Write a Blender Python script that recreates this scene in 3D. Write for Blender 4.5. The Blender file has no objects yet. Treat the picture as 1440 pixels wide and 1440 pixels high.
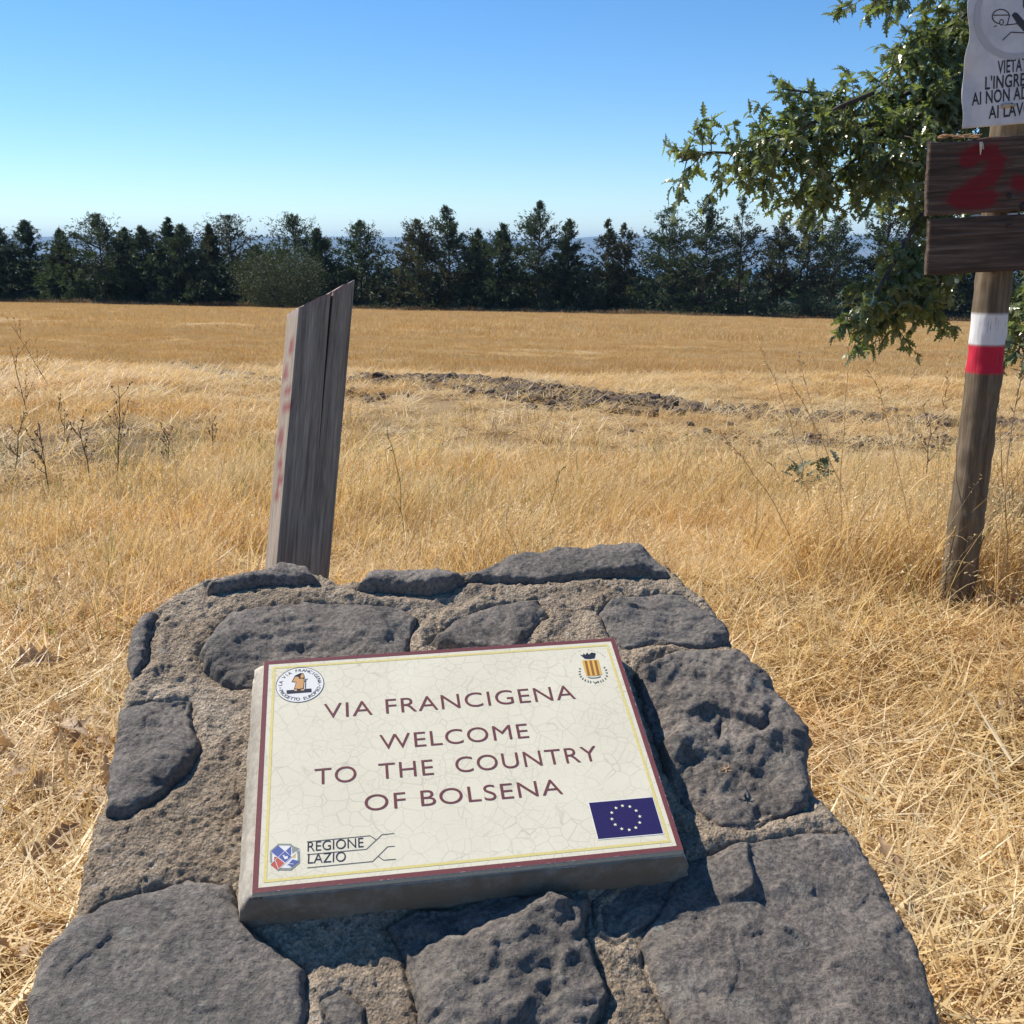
import bpy, bmesh, math, random
import numpy as np
from mathutils import Vector, Matrix, Euler
random.seed(7)
RNG = np.random.default_rng(7)
C = bpy.context.scene.collection
SC = bpy.context.scene
PI = math.pi

# ------------------------------------------------------------------ camera, sky, sun
PITCH = math.radians(14.4)
cam_d = bpy.data.cameras.new('camera'); cam = bpy.data.objects.new('camera', cam_d); C.objects.link(cam)
cam.location = (0, 0, 0); cam.rotation_euler = (math.radians(90) - PITCH, 0, 0)
cam_d.sensor_fit = 'HORIZONTAL'; cam_d.sensor_width = 36.0; cam_d.lens = 36.0*1444/1440
cam_d.clip_start = 0.05; cam_d.clip_end = 60000
SC.camera = cam

SUN_EL, SUN_AZ = 48.0, -57.0            # azimuth from +Y, negative = to the left
w = bpy.data.worlds.new('World'); SC.world = w; w.use_nodes = True
nt = w.node_tree
bg = nt.nodes['Background']
sky = nt.nodes.new('ShaderNodeTexSky'); sky.sky_type = 'NISHITA'; sky.sun_disc = False
sky.sun_elevation = math.radians(SUN_EL); sky.sun_rotation = math.radians(SUN_AZ)
sky.altitude = 400; sky.air_density = 0.85; sky.dust_density = 0.0; sky.ozone_density = 4.0
hs = nt.nodes.new('ShaderNodeHueSaturation'); hs.inputs['Saturation'].default_value = 1.22
nt.links.new(sky.outputs[0], hs.inputs['Color']); nt.links.new(hs.outputs[0], bg.inputs[0]); bg.inputs[1].default_value = 0.104
sd_ = bpy.data.lights.new('sun', 'SUN'); sd_.energy = 5.0; sd_.angle = math.radians(0.53); sd_.color = (1.0, 0.93, 0.82)
sun = bpy.data.objects.new('sun', sd_); C.objects.link(sun)
sv = Vector((math.cos(math.radians(SUN_EL))*math.sin(math.radians(SUN_AZ)),
             math.cos(math.radians(SUN_EL))*math.cos(math.radians(SUN_AZ)), math.sin(math.radians(SUN_EL))))
sun.rotation_euler = sv.to_track_quat('Z', 'Y').to_euler()
SC.view_settings.view_transform = 'Standard'; SC.view_settings.look = 'None'
SC.view_settings.gamma = 1; SC.view_settings.use_curve_mapping = False
SC.view_settings.exposure = 0.58

# ------------------------------------------------------------------ numeric helpers
def _hash(i, seed):
    h = (i[0].astype(np.int64)*374761393 + i[1].astype(np.int64)*668265263 + i[2].astype(np.int64)*2147483647 + seed*974634777) & 0xffffffff
    h = ((h ^ (h >> 13))*1274126177) & 0xffffffff
    h = ((h ^ (h >> 15))*2246822519) & 0xffffffff
    return ((h ^ (h >> 16)) & 0xffffff)/float(0xffffff)*2 - 1
def vn(x, y, z=0.0, seed=0):
    x = np.asarray(x, float); y = np.asarray(y, float); z = np.zeros_like(x) + z
    ix, iy, iz = np.floor(x), np.floor(y), np.floor(z)
    fx, fy, fz = x-ix, y-iy, z-iz
    s = lambda t: t*t*t*(t*(t*6-15)+10)
    sx, sy, sz = s(fx), s(fy), s(fz)
    r = 0
    for dz in (0, 1):
        wz = sz if dz else 1-sz
        for dy in (0, 1):
            wy = sy if dy else 1-sy
            a = _hash((ix, iy+dy, iz+dz), seed); b = _hash((ix+1, iy+dy, iz+dz), seed)
            r = r + wz*wy*(a*(1-sx)+b*sx)
    return r
def fbm(x, y, z=0.0, seed=0, octs=4, gain=.5):
    r = 0; a = 1; f = 1; t = 0
    for o in range(octs):
        r = r + a*vn(np.asarray(x)*f+o*7.3, np.asarray(y)*f-o*3.1, np.asarray(z)*f, seed+o); t += a; a *= gain; f *= 2.03
    return r/t
def tri(x, y, seed=0):
    """random heights joined by flat triangles: creased, broken-rock facets"""
    ix, iy = np.floor(x), np.floor(y); fx, fy = x-ix, y-iy; z = np.zeros_like(ix)
    jx = lambda dx, dy: _hash((ix+dx, iy+dy, z), seed)
    a, b, c, d = jx(0, 0), jx(1, 0), jx(0, 1), jx(1, 1)
    return np.where(fx > fy, a+(b-a)*fx+(d-b)*fy, a+(c-a)*fy+(d-c)*fx)
def sstep(a, b, x):
    t = np.clip((x-a)/(b-a), 0, 1); return t*t*(3-2*t)
def poly_sd(px, py, poly):
    """signed distance (positive inside) and closest point for a closed polygon"""
    poly = np.asarray(poly, float); n = len(poly)
    best = np.full(px.shape, 1e18); cx = np.zeros_like(px); cy = np.zeros_like(px); ins = np.zeros(px.shape, bool)
    for i in range(n):
        a = poly[i]; b = poly[(i+1) % n]; e = b-a; L2 = e@e+1e-18
        t = np.clip(((px-a[0])*e[0]+(py-a[1])*e[1])/L2, 0, 1)
        qx = a[0]+t*e[0]; qy = a[1]+t*e[1]
        d = (px-qx)**2+(py-qy)**2; m = d < best
        best = np.where(m, d, best); cx = np.where(m, qx, cx); cy = np.where(m, qy, cy)
        c = ((a[1] > py) != (b[1] > py)) & (px < (b[0]-a[0])*(py-a[1])/((b[1]-a[1]) if abs(b[1]-a[1]) > 1e-15 else 1e-15)+a[0])
        ins ^= c
    d = np.sqrt(best)
    return np.where(ins, d, -d), cx, cy
def line_d(px, py, pts):
    best = np.full(np.shape(px), 1e18)
    for a, b in zip(pts[:-1], pts[1:]):
        a = np.array(a, float); b = np.array(b, float); e = b-a; L2 = e@e+1e-18
        t = np.clip(((px-a[0])*e[0]+(py-a[1])*e[1])/L2, 0, 1)
        best = np.minimum(best, (px-a[0]-t*e[0])**2+(py-a[1]-t*e[1])**2)
    return np.sqrt(best)
CP, SP = math.cos(PITCH), math.sin(PITCH)
def ray(px, py):
    x = (px-720)/1444; y = (py-720)/1444
    return np.array([x, CP-y*SP, -y*CP-SP])
def at(px, py, d):                       # a place seen towards (px,py) at depth d from the viewer
    return ray(px, py)*d

# ------------------------------------------------------------------ mesh / object helpers
TRIS = [0]
def npmesh(name, V, F, mats=(), smooth=True, attrs=None):
    TRIS[0] += sum(len(g)*(np.shape(g)[1]-2) for g in (F if isinstance(F, list) else [F]) if len(g))
    V = np.ascontiguousarray(V, np.float32).reshape(-1, 3)
    me = bpy.data.meshes.new(name)
    groups = F if isinstance(F, list) else [F]
    groups = [np.asarray(g, np.int32) for g in groups if len(g)]
    me.vertices.add(len(V)); me.vertices.foreach_set('co', V.ravel())
    nl = sum(g.size for g in groups); nf = sum(len(g) for g in groups)
    me.loops.add(nl); me.polygons.add(nf)
    me.loops.foreach_set('vertex_index', np.concatenate([g.ravel() for g in groups]))
    st = []; o = 0
    for g in groups:
        st.append(o+np.arange(len(g))*g.shape[1]); o += g.size
    me.polygons.foreach_set('loop_start', np.concatenate(st).astype(np.int32))
    me.polygons.foreach_set('use_smooth', np.full(nf, smooth, bool))
    if attrs:
        for k, a in attrs.items():
            at_ = me.attributes.new(k, 'FLOAT', 'POINT'); at_.data.foreach_set('value', np.ascontiguousarray(a, np.float32).ravel())
    me.update(calc_edges=True); me.validate()
    for m in mats: me.materials.append(m)
    return me
def link(name, me, parent=None, **kw):
    o = bpy.data.objects.new(name, me); C.objects.link(o)
    if parent is not None: o.parent = parent
    for k, v in kw.items(): o[k] = v
    return o
def thing(name, label, cat, loc=(0, 0, 0), group=None):
    o = bpy.data.objects.new(name, None); C.objects.link(o); o.location = loc; o.empty_display_size = .1
    o['label'] = label; o['category'] = cat
    if group: o['group'] = group
    return o
def grid_faces(nr, nc, mask=None, wrap=False):
    r = np.arange(nr-1)[:, None]; c = np.arange(nc if wrap else nc-1)[None, :]
    a = r*nc+c; b = r*nc+(c+1) % nc
    F = np.stack([a, b, b+nc, a+nc], -1).reshape(-1, 4)
    if mask is not None:
        m = mask.ravel(); F = F[m[F].all(1)]
    return F
def compact(V, F, *attrs):
    used = np.unique(F); mp = np.full(len(V), -1, np.int64); mp[used] = np.arange(len(used))
    return V[used], mp[F], [a[used] for a in attrs]
def tube(pts, radii, seg=10, cap=True, noise=0.0, seed=0):
    pts = np.asarray(pts, float); n = len(pts); V = []
    t = np.gradient(pts, axis=0); t /= np.linalg.norm(t, axis=1)[:, None]+1e-12
    ref = np.array([0, 0, 1.]) if abs(t[0][2]) < .9 else np.array([1., 0, 0])
    for i in range(n):
        u = np.cross(ref, t[i]); u /= np.linalg.norm(u); v = np.cross(t[i], u)
        a = np.arange(seg)/seg*2*PI
        r = radii[i]*(1+noise*vn(np.cos(a)*2+5, np.sin(a)*2+5, i*.35, seed))
        V.append(pts[i]+(np.cos(a)*r)[:, None]*u+(np.sin(a)*r)[:, None]*v)
    V = np.concatenate(V); F = grid_faces(n, seg, wrap=True)
    F = [F]
    if cap:
        V = np.concatenate([V, pts[:1], pts[-1:]]); k = n*seg
        j = np.arange(seg)
        F.append(np.stack([np.full(seg, k), (j+1) % seg, j], -1)); F.append(np.stack([np.full(seg, k+1), (n-1)*seg+j, (n-1)*seg+(j+1) % seg], -1))
    return V, F
def merge(parts):
    """parts: list of (V, F or list of F) -> one"""
    Vs = []; Q = []; T = []; o = 0
    for V, F in parts:
        for g in (F if isinstance(F, list) else [F]):
            g = np.asarray(g)
            if not len(g): continue
            (Q if g.shape[1] == 4 else T).append(g+o)
        Vs.append(V); o += len(V)
    return np.concatenate(Vs), [np.concatenate(x) for x in (Q, T) if x]
def ribbons(base, az, L, a0, a1, wid, S=4, twist=None, zsc=1.0):
    """curved tapering blades; returns V (n,(S+1)*2,3), F"""
    n = len(az); t = (np.arange(S)+.5)/S
    ang = a0[:, None]+(a1-a0)[:, None]*t[None]
    dx = np.sin(ang)*(L/S)[:, None]; dz = np.cos(ang)*(L/S)[:, None]
    cx = np.concatenate([np.zeros((n, 1)), np.cumsum(dx, 1)], 1); cz = np.concatenate([np.zeros((n, 1)), np.cumsum(dz, 1)], 1)*zsc
    h = np.stack([np.cos(az), np.sin(az)], -1)
    P = np.empty((n, S+1, 3)); P[..., 0] = base[:, None, 0]+cx*h[:, None, 0]; P[..., 1] = base[:, None, 1]+cx*h[:, None, 1]; P[..., 2] = base[:, None, 2]+cz
    if twist is None: twist = np.zeros(n)
    wa = az+PI/2+twist
    wv = np.stack([np.cos(wa), np.sin(wa), np.zeros(n)], -1)
    tt = np.arange(S+1)/S; prof = (1-tt**2.2)*.9+.1
    W = (wid[:, None]*prof[None]*.5)[..., None]*wv[:, None, :]
    V = np.stack([P-W, P+W], 2).reshape(-1, 3)
    k = np.arange(S); q = np.stack([2*k, 2*k+1, 2*k+3, 2*k+2], -1)
    F = (q[None]+(np.arange(n)*(S+1)*2)[:, None, None]).reshape(-1, 4)
    return V, F, P

# ------------------------------------------------------------------ materials
def mat(name):
    m = bpy.data.materials.new(name); m.use_nodes = True
    n = m.node_tree; b = n.nodes['Principled BSDF']
    return m, n, b
def N(n, t, **kw):
    x = n.nodes.new(t)
    for k, v in kw.items():
        if k in x.inputs: x.inputs[k].default_value = v
        else: setattr(x, k, v)
    return x
def noise(n, vec, scale, detail=5, rough=.55, dist=0.0):
    x = N(n, 'ShaderNodeTexNoise'); x.inputs['Scale'].default_value = scale; x.inputs['Detail'].default_value = detail
    x.inputs['Roughness'].default_value = rough; x.inputs['Distortion'].default_value = dist
    if vec is not None: n.links.new(vec, x.inputs['Vector'])
    return x.outputs[0]
def ramp(n, f, stops, interp='LINEAR'):
    x = N(n, 'ShaderNodeValToRGB'); cr = x.color_ramp; cr.interpolation = interp
    while len(cr.elements) < len(stops): cr.elements.new(.5)
    for e, (p, c) in zip(cr.elements, stops):
        e.position = p; e.color = (*c, 1) if not isinstance(c, (int, float)) else (c, c, c, 1)
    n.links.new(f, x.inputs[0]); return x.outputs[0]
def mix(n, f, a, b, bt='MIX'):
    x = N(n, 'ShaderNodeMix'); x.data_type = 'RGBA'; x.blend_type = bt
    for s, v in ((x.inputs[0], f), (x.inputs[6], a), (x.inputs[7], b)):
        if isinstance(v, (int, float)): s.default_value = v if s.type == 'VALUE' else (v, v, v, 1)
        elif isinstance(v, tuple): s.default_value = (*v, 1)
        else: n.links.new(v, s)
    return x.outputs[2]
def mth(n, op, a, b=0.0, clamp=False):
    x = N(n, 'ShaderNodeMath'); x.operation = op; x.use_clamp = clamp
    for s, v in ((x.inputs[0], a), (x.inputs[1], b)):
        if isinstance(v, (int, float)): s.default_value = v
        else: n.links.new(v, s)
    return x.outputs[0]
def mapping(n, vec, scale=(1, 1, 1), loc=(0, 0, 0), rot=(0, 0, 0)):
    x = N(n, 'ShaderNodeMapping'); n.links.new(vec, x.inputs[0]); x.inputs['Scale'].default_value = scale
    x.inputs['Location'].default_value = loc; x.inputs['Rotation'].default_value = rot; return x.outputs[0]
def coords(n, kind='Object'):
    return N(n, 'ShaderNodeTexCoord').outputs[kind]
def bump(n, b, h, strength=.4, dist=.01, prev=None):
    x = N(n, 'ShaderNodeBump'); x.inputs['Strength'].default_value = strength; x.inputs['Distance'].default_value = dist
    n.links.new(h, x.inputs['Height'])
    if prev is not None: n.links.new(prev, x.inputs['Normal'])
    n.links.new(x.outputs[0], b.inputs['Normal']); return x.outputs[0]
def attr(n, name):
    x = N(n, 'ShaderNodeAttribute'); x.attribute_name = name; return x.outputs['Fac']

def flat_mat(name, col, rough=.5):
    m, n, b = mat(name); b.inputs['Base Color'].default_value = (*col, 1); b.inputs['Roughness'].default_value = rough; return m

def stone_mat():
    m, n, b = mat('basalt'); co = coords(n)
    rnd = N(n, 'ShaderNodeObjectInfo').outputs['Random']
    a = noise(n, co, 9, 6, .6); f = noise(n, co, 130, 5, .7); g = noise(n, mapping(n, co, (60, 240, 60)), 1.0, 4, .6)
    c = ramp(n, a, [(.25, (.058, .052, .048)), (.5, (.104, .094, .087)), (.75, (.165, .150, .138))])
    c = mix(n, .75, c, ramp(n, f, [(.38, (.28, .28, .28)), (.62, (1.42, 1.40, 1.37))]), 'MULTIPLY')
    c = mix(n, 1.0, c, (1.80, 1.70, 1.60), 'MULTIPLY')
    # pale mineral flecks and thin lichen
    fl = ramp(n, noise(n, co, 300, 2, .5), [(.66, 0.0), (.74, 1.0)])
    c = mix(n, mth(n, 'MULTIPLY', fl, .45), c, (.34, .33, .31))
    li = mth(n, 'MULTIPLY', ramp(n, noise(n, co, 22, 6, .75), [(.55, 0.0), (.66, 1.0)]), ramp(n, f, [(.4, 0.0), (.6, 1.0)]))
    c = mix(n, mth(n, 'MULTIPLY', li, .6), c, (.30, .30, .25))
    ru = ramp(n, noise(n, co, 5, 5, .7), [(.58, 0.0), (.72, 1.0)])
    c = mix(n, mth(n, 'MULTIPLY', ru, .35), c, (.15, .115, .10))
    c = mix(n, mth(n, 'MULTIPLY', rnd, .30), c, (.17, .165, .155))
    du = ramp(n, noise(n, co, 7.5, 6, .7, 1.0), [(.50, 0.0), (.70, 1.0)])
    c = mix(n, mth(n, 'MULTIPLY', du, .38), c, (.30, .265, .215))
    vo = N(n, 'ShaderNodeTexVoronoi'); n.links.new(co, vo.inputs['Vector']); vo.inputs['Scale'].default_value = 17; vo.inputs['Randomness'].default_value = 1
    ro = mth(n, 'MULTIPLY', ramp(n, mth(n, 'ADD', vo.outputs['Distance'], mth(n, 'MULTIPLY', noise(n, co, 90, 4, .7), .25)), [(.24, 1.0), (.30, 0.0)]), ramp(n, noise(n, co, 11, 3, .5), [(.50, 0.0), (.58, 1.0)]))
    c = mix(n, mth(n, 'MULTIPLY', ro, .5), c, (.36, .36, .30))
    n.links.new(c, b.inputs['Base Color']); b.inputs['Roughness'].default_value = .72
    b.inputs['Specular IOR Level'].default_value = .35
    h1 = bump(n, b, g, .5, .005); h2 = bump(n, b, f, .9, .006, h1)
    bump(n, b, noise(n, co, 60, 7, .75), .8, .008, h2)
    return m
def mortar_mat():
    m, n, b = mat('mortar'); co = coords(n)
    a = noise(n, co, 6, 5, .6); f = noise(n, co, 260, 4, .7)
    v = N(n, 'ShaderNodeTexVoronoi'); n.links.new(co, v.inputs['Vector']); v.inputs['Scale'].default_value = 210; v.feature = 'F1'
    c = ramp(n, a, [(.3, (.37, .295, .215)), (.55, (.53, .44, .34)), (.75, (.65, .565, .46))])
    vs = N(n, 'ShaderNodeSeparateColor'); n.links.new(v.outputs['Color'], vs.inputs[0])
    c = mix(n, .6, c, ramp(n, vs.outputs[0], [(.0, (.45, .42, .40)), (.5, (1.0, .98, .95)), (.95, (1.35, 1.3, 1.25))]), 'MULTIPLY')
    c = mix(n, .8, c, ramp(n, f, [(.3, (.42, .40, .38)), (.62, (1.0, .99, .97))]), 'MULTIPLY')
    dk = ramp(n, noise(n, co, 3.4, 6, .7), [(.52, 0.0), (.68, 1.0)])
    c = mix(n, mth(n, 'MULTIPLY', dk, .5), c, (.22, .17, .13))
    sp = ramp(n, noise(n, co, 75, 3, .5), [(.64, 0.0), (.70, 1.0)])
    c = mix(n, mth(n, 'MULTIPLY', sp, .6), c, (.56, .52, .46))
    n.links.new(c, b.inputs['Base Color']); b.inputs['Roughness'].default_value = .92; b.inputs['Specular IOR Level'].default_value = .15
    h = bump(n, b, f, 1.0, .005); h = bump(n, b, v.outputs['Distance'], .9, .005, h); bump(n, b, noise(n, co, 110, 6, .75), .8, .007, h)
    return m
def wood_mat(name, lo, hi, scale=(40, 40, 2.2), paint=(.42, .02, .05), dark=.6, axis=None):
    m, n, b = mat(name); co = coords(n)
    v = mapping(n, co, scale)
    g = noise(n, v, 1.0, 8, .65, .6); g2 = noise(n, mapping(n, co, tuple(s*4.5 for s in scale)), 1.0, 4, .6)
    big = noise(n, co, 4, 4, .6)
    c = ramp(n, g, [(.30, tuple(x*dark for x in lo)), (.48, lo), (.72, hi)])
    c = mix(n, .6, c, ramp(n, g2, [(.3, (.5, .49, .48)), (.65, (1.05, 1.04, 1.02))]), 'MULTIPLY')
    c = mix(n, .45, c, ramp(n, big, [(.3, (.6, .58, .56)), (.7, (1.15, 1.12, 1.1))]), 'MULTIPLY')
    p = attr(n, 'paint')
    wear = ramp(n, g2, [(.28, .25), (.44, 1.0)])
    wp = attr(n, 'white')
    c = mix(n, mth(n, 'MULTIPLY', wp, wear), c, (.66, .66, .66))
    c = mix(n, mth(n, 'MULTIPLY', p, wear), c, paint)
    n.links.new(c, b.inputs['Base Color']); b.inputs['Roughness'].default_value = .75; b.inputs['Specular IOR Level'].default_value = .25
    h = bump(n, b, g, .6, .006); bump(n, b, g2, .5, .002, h)
    return m
def leaf_mat(name, c0, c1, gloss=.35, trans=.35, tcol=(.18, .25, .03)):
    m, n, b = mat(name)
    oi = N(n, 'ShaderNodeObjectInfo').outputs['Random']; at_ = attr(n, 'tone')
    f = mth(n, 'FRACT', mth(n, 'ADD', oi, at_))
    c = mix(n, f, c0, c1)
    c = mix(n, .35, c, ramp(n, noise(n, coords(n), 40, 3, .6), [(.3, (.5, .5, .5)), (.7, (1.3, 1.3, 1.2))]), 'MULTIPLY')
    n.links.new(c, b.inputs['Base Color']); b.inputs['Roughness'].default_value = gloss
    t = N(n, 'ShaderNodeBsdfTranslucent'); n.links.new(mix(n, f, tuple(x*.7 for x in tcol), tcol), t.inputs[0])
    ms = N(n, 'ShaderNodeMixShader'); ms.inputs[0].default_value = trans
    n.links.new(b.outputs[0], ms.inputs[1]); n.links.new(t.outputs[0], ms.inputs[2])
    n.links.new(ms.outputs[0], n.nodes['Material Output'].inputs[0])
    return m
def straw_mat(name, stops, trans=.45, gloss=.45):
    m, n, b = mat(name)
    oi = N(n, 'ShaderNodeObjectInfo').outputs['Random']; tn = attr(n, 'tone')
    f = mth(n, 'ADD', mth(n, 'MULTIPLY', oi, .35), mth(n, 'MULTIPLY', tn, .65))
    c = ramp(n, f, stops)
    gp = N(n, 'ShaderNodeNewGeometry').outputs['Position']
    c = mix(n, ramp(n, noise(n, mapping(n, gp, (.55, .9, .1)), 1.0, 4, .6), [(.42, 0.0), (.62, .75)]), c, mix(n, 1.0, c, (1.0, .87, .70), 'MULTIPLY'))
    c = mix(n, ramp(n, noise(n, mapping(n, gp, (.9, 1.3, .1), (7, 3, 0)), 1.0, 4, .6), [(.50, 0.0), (.66, .7)]), c, mix(n, .5, c, (.72, .66, .50)))
    n.links.new(c, b.inputs['Base Color']); b.inputs['Roughness'].default_value = gloss; b.inputs['Specular IOR Level'].default_value = .45
    t = N(n, 'ShaderNodeBsdfTranslucent'); n.links.new(mix(n, 1.0, c, (1.0, .86, .58), 'MULTIPLY'), t.inputs[0])
    ms = N(n, 'ShaderNodeMixShader'); ms.inputs[0].default_value = trans
    n.links.new(b.outputs[0], ms.inputs[1]); n.links.new(t.outputs[0], ms.inputs[2])
    n.links.new(ms.outputs[0], n.nodes['Material Output'].inputs[0])
    return m
M_STONE = stone_mat(); M_MORTAR = mortar_mat()
M_STRAW = straw_mat('straw', [(0.0, (.22, .13, .055)), (.22, (.50, .34, .145)), (.5, (.70, .53, .26)), (.8, (.80, .68, .41)), (1.0, (.85, .79, .60))])
M_STRAW_FIELD = straw_mat('stubble', [(0.0, (.33, .215, .09)), (.4, (.54, .385, .175)), (.75, (.66, .50, .26)), (1.0, (.78, .66, .42))], .35, .6)
M_GREENBLADE = leaf_mat('green_blade', (.10, .13, .03), (.25, .24, .07), .5, .4, (.25, .3, .05))
M_OAK = leaf_mat('oak_leaf', (.10, .135, .058), (.215, .245, .135), .24, .36, (.30, .38, .08))
M_CONIFER = leaf_mat('conifer_foliage', (.024, .044, .028), (.070, .098, .052), .7, .22, (.08, .12, .03))
M_CONIFER2 = leaf_mat('rusty_conifer_foliage', (.045, .058, .032), (.095, .100, .050), .75, .2, (.09, .09, .02))
M_BUSH = leaf_mat('bush_foliage', (.034, .054, .028), (.075, .098, .048), .7, .2, (.08, .11, .02))
M_DRYLEAF = leaf_mat('dry_leaf', (.32, .20, .11), (.55, .42, .28), .6, .3, (.5, .3, .12))
M_BARK = wood_mat('bark', (.085, .07, .055), (.17, .15, .12), (14, 14, 3))
M_WEED = leaf_mat('dead_stem', (.12, .075, .045), (.24, .16, .09), .8, .1, (.2, .12, .05))

# ------------------------------------------------------------------ terrain
MOUND = [(-2.3, 17.6), (-.9, 18.0), (-.1, 17.2), (.55, 15.9), (1.2, 15.0), (2.1, 14.6)]
MOUND_W = [(2.6, 14.3), (4.2, 13.8), (6.0, 13.4), (8.5, 13.2)]
DIRT2 = [(1.8, 11.4), (3.6, 11.2), (5.4, 11.6)]
DIRT3 = [(-6.5, 20.5), (-5.0, 18.0), (-3.2, 15.8), (-1.8, 14.2)]
def gz(x, y):
    x = np.asarray(x, float); y = np.asarray(y, float)
    r = np.hypot(x, y)
    z = -1.45-.048*np.clip(y, -12, 130)-.02*np.clip(x, -150, 150)
    z = z-.0442*np.clip(y-130, 0, 1e9)
    z = np.maximum(z, -204.0)
    z = z+.21*np.exp(-((x-2.0)**2+(y-4.35)**2)/1.5**2)
    z = z+.10*vn(x/5.2, y/5.2, 0, 3)*sstep(4, 12, r)*sstep(160, 90, r)+.035*fbm(x/.9, y/.9, 0, 4, 3)*sstep(60, 10, r)
    z = z+sstep(200, 900, r)*fbm(x/420, y/420, 0, 9, 3)*9*sstep(4300, 2500, r)
    dm = line_d(x, y, MOUND)
    z = z+.07*np.exp(-(dm/.5)**2)*(1+.5*vn(x*3, y*3, 0, 5))
    return z
def ground():
    nr, na = 340, 330
    rr = .25*np.exp(np.linspace(0, math.log(16000/.25), nr))
    aa = np.linspace(0, 2*PI, na, endpoint=False)
    # more rays towards the side that is seen
    aa = aa-.62*np.sin(aa)
    R, A = np.meshgrid(rr, aa, indexing='ij')
    X = R*np.sin(A); Y = R*np.cos(A); Z = gz(X, Y)
    V = np.stack([X, Y, Z], -1).reshape(-1, 3)
    F = grid_faces(nr, na, wrap=True)[:, ::-1]
    V = np.concatenate([V, [[0, 0, float(gz(0, 0))]]]); j = np.arange(na)
    T = np.stack([np.full(na, nr*na), (j+1) % na, j], -1)[:, ::-1]
    x, y = V[:, 0], V[:, 1]
    dirt = np.maximum.reduce([np.exp(-(line_d(x, y, MOUND)/1.15)**2), .85*np.exp(-(line_d(x, y, MOUND_W)/.5)**2),
                              .75*np.exp(-(line_d(x, y, DIRT2)/.6)**2), .7*np.exp(-(line_d(x, y, DIRT3)/.55)**2),
                              .42*sstep(8.0, 10.0, y)*sstep(19, 15.5, y)*sstep(-5, -1.5, x)*sstep(11, 6, x),
                              .95*np.exp(-(((x+4.2)/1.8)**2+((y-9.6)/3.0)**2)**1.5)])
    dirt = np.clip(dirt*(1+.6*fbm(x*1.3, y*1.3, 0, 21, 3)), 0, 1)
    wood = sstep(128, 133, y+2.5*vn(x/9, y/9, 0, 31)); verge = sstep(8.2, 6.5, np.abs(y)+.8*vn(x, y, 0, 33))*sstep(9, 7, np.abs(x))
    m, n, b = mat('field_ground'); geo = N(n, 'ShaderNodeNewGeometry').outputs['Position']
    st = noise(n, mapping(n, geo, (.10, .55, .1)), 1.0, 5, .6)
    st2 = noise(n, mapping(n, geo, (.8, 2.4, .8)), 1.0, 6, .7)
    fine = noise(n, geo, 26, 6, .75)
    c = ramp(n, st, [(.30, (.34, .215, .095)), (.5, (.45, .305, .14)), (.7, (.56, .41, .215))])
    c = mix(n, ramp(n, noise(n, mapping(n, geo, (.03, .22, .1), (3, 9, 0)), 1.0, 4, .6), [(.48, 0.0), (.62, .5)]), c, (.62, .50, .30))
    c = mix(n, .5, c, ramp(n, st2, [(.3, (.55, .52, .50)), (.7, (1.2, 1.18, 1.12))]), 'MULTIPLY')
    c = mix(n, .5, c, ramp(n, fine, [(.3, (.4, .36, .32)), (.7, (1.25, 1.22, 1.15))]), 'MULTIPLY')
    dc = ramp(n, fine, [(.3, (.06, .040, .025)), (.55, (.16, .115, .075)), (.75, (.34, .26, .175))])
    c = mix(n, attr(n, 'dirt'), c, dc)
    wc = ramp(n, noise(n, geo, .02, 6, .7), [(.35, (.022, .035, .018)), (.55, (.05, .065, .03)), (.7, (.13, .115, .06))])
    c = mix(n, mth(n, 'MULTIPLY', attr(n, 'verge'), .8), c, ramp(n, fine, [(.3, (.05, .032, .018)), (.6, (.14, .09, .045)), (.8, (.27, .19, .10))]))
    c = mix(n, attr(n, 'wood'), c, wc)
    n.links.new(c, b.inputs['Base Color']); b.inputs['Roughness'].default_value = .95; b.inputs['Specular IOR Level'].default_value = .1
    bump(n, b, fine, .8, .03)
    me = npmesh('ground', V, [F, T], [m], True, {'dirt': dirt, 'wood': wood, 'verge': verge})
    link('ground', me, kind='structure')
ground()
def lake():
    m, n, b = mat('lake_water')
    b.inputs['Base Color'].default_value = (.03, .11, .20, 1); b.inputs['Roughness'].default_value = .35; b.inputs['IOR'].default_value = 1.33
    x = np.linspace(-14000, 14000, 15); y = np.linspace(3800, 13500, 12)
    X, Y = np.meshgrid(x, y, indexing='xy')
    V = np.stack([X, Y, np.full_like(X, -200.0)], -1).reshape(-1, 3)
    link('lake', npmesh('lake', V, grid_faces(12, 15), [m]), kind='structure')
lake()
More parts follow.
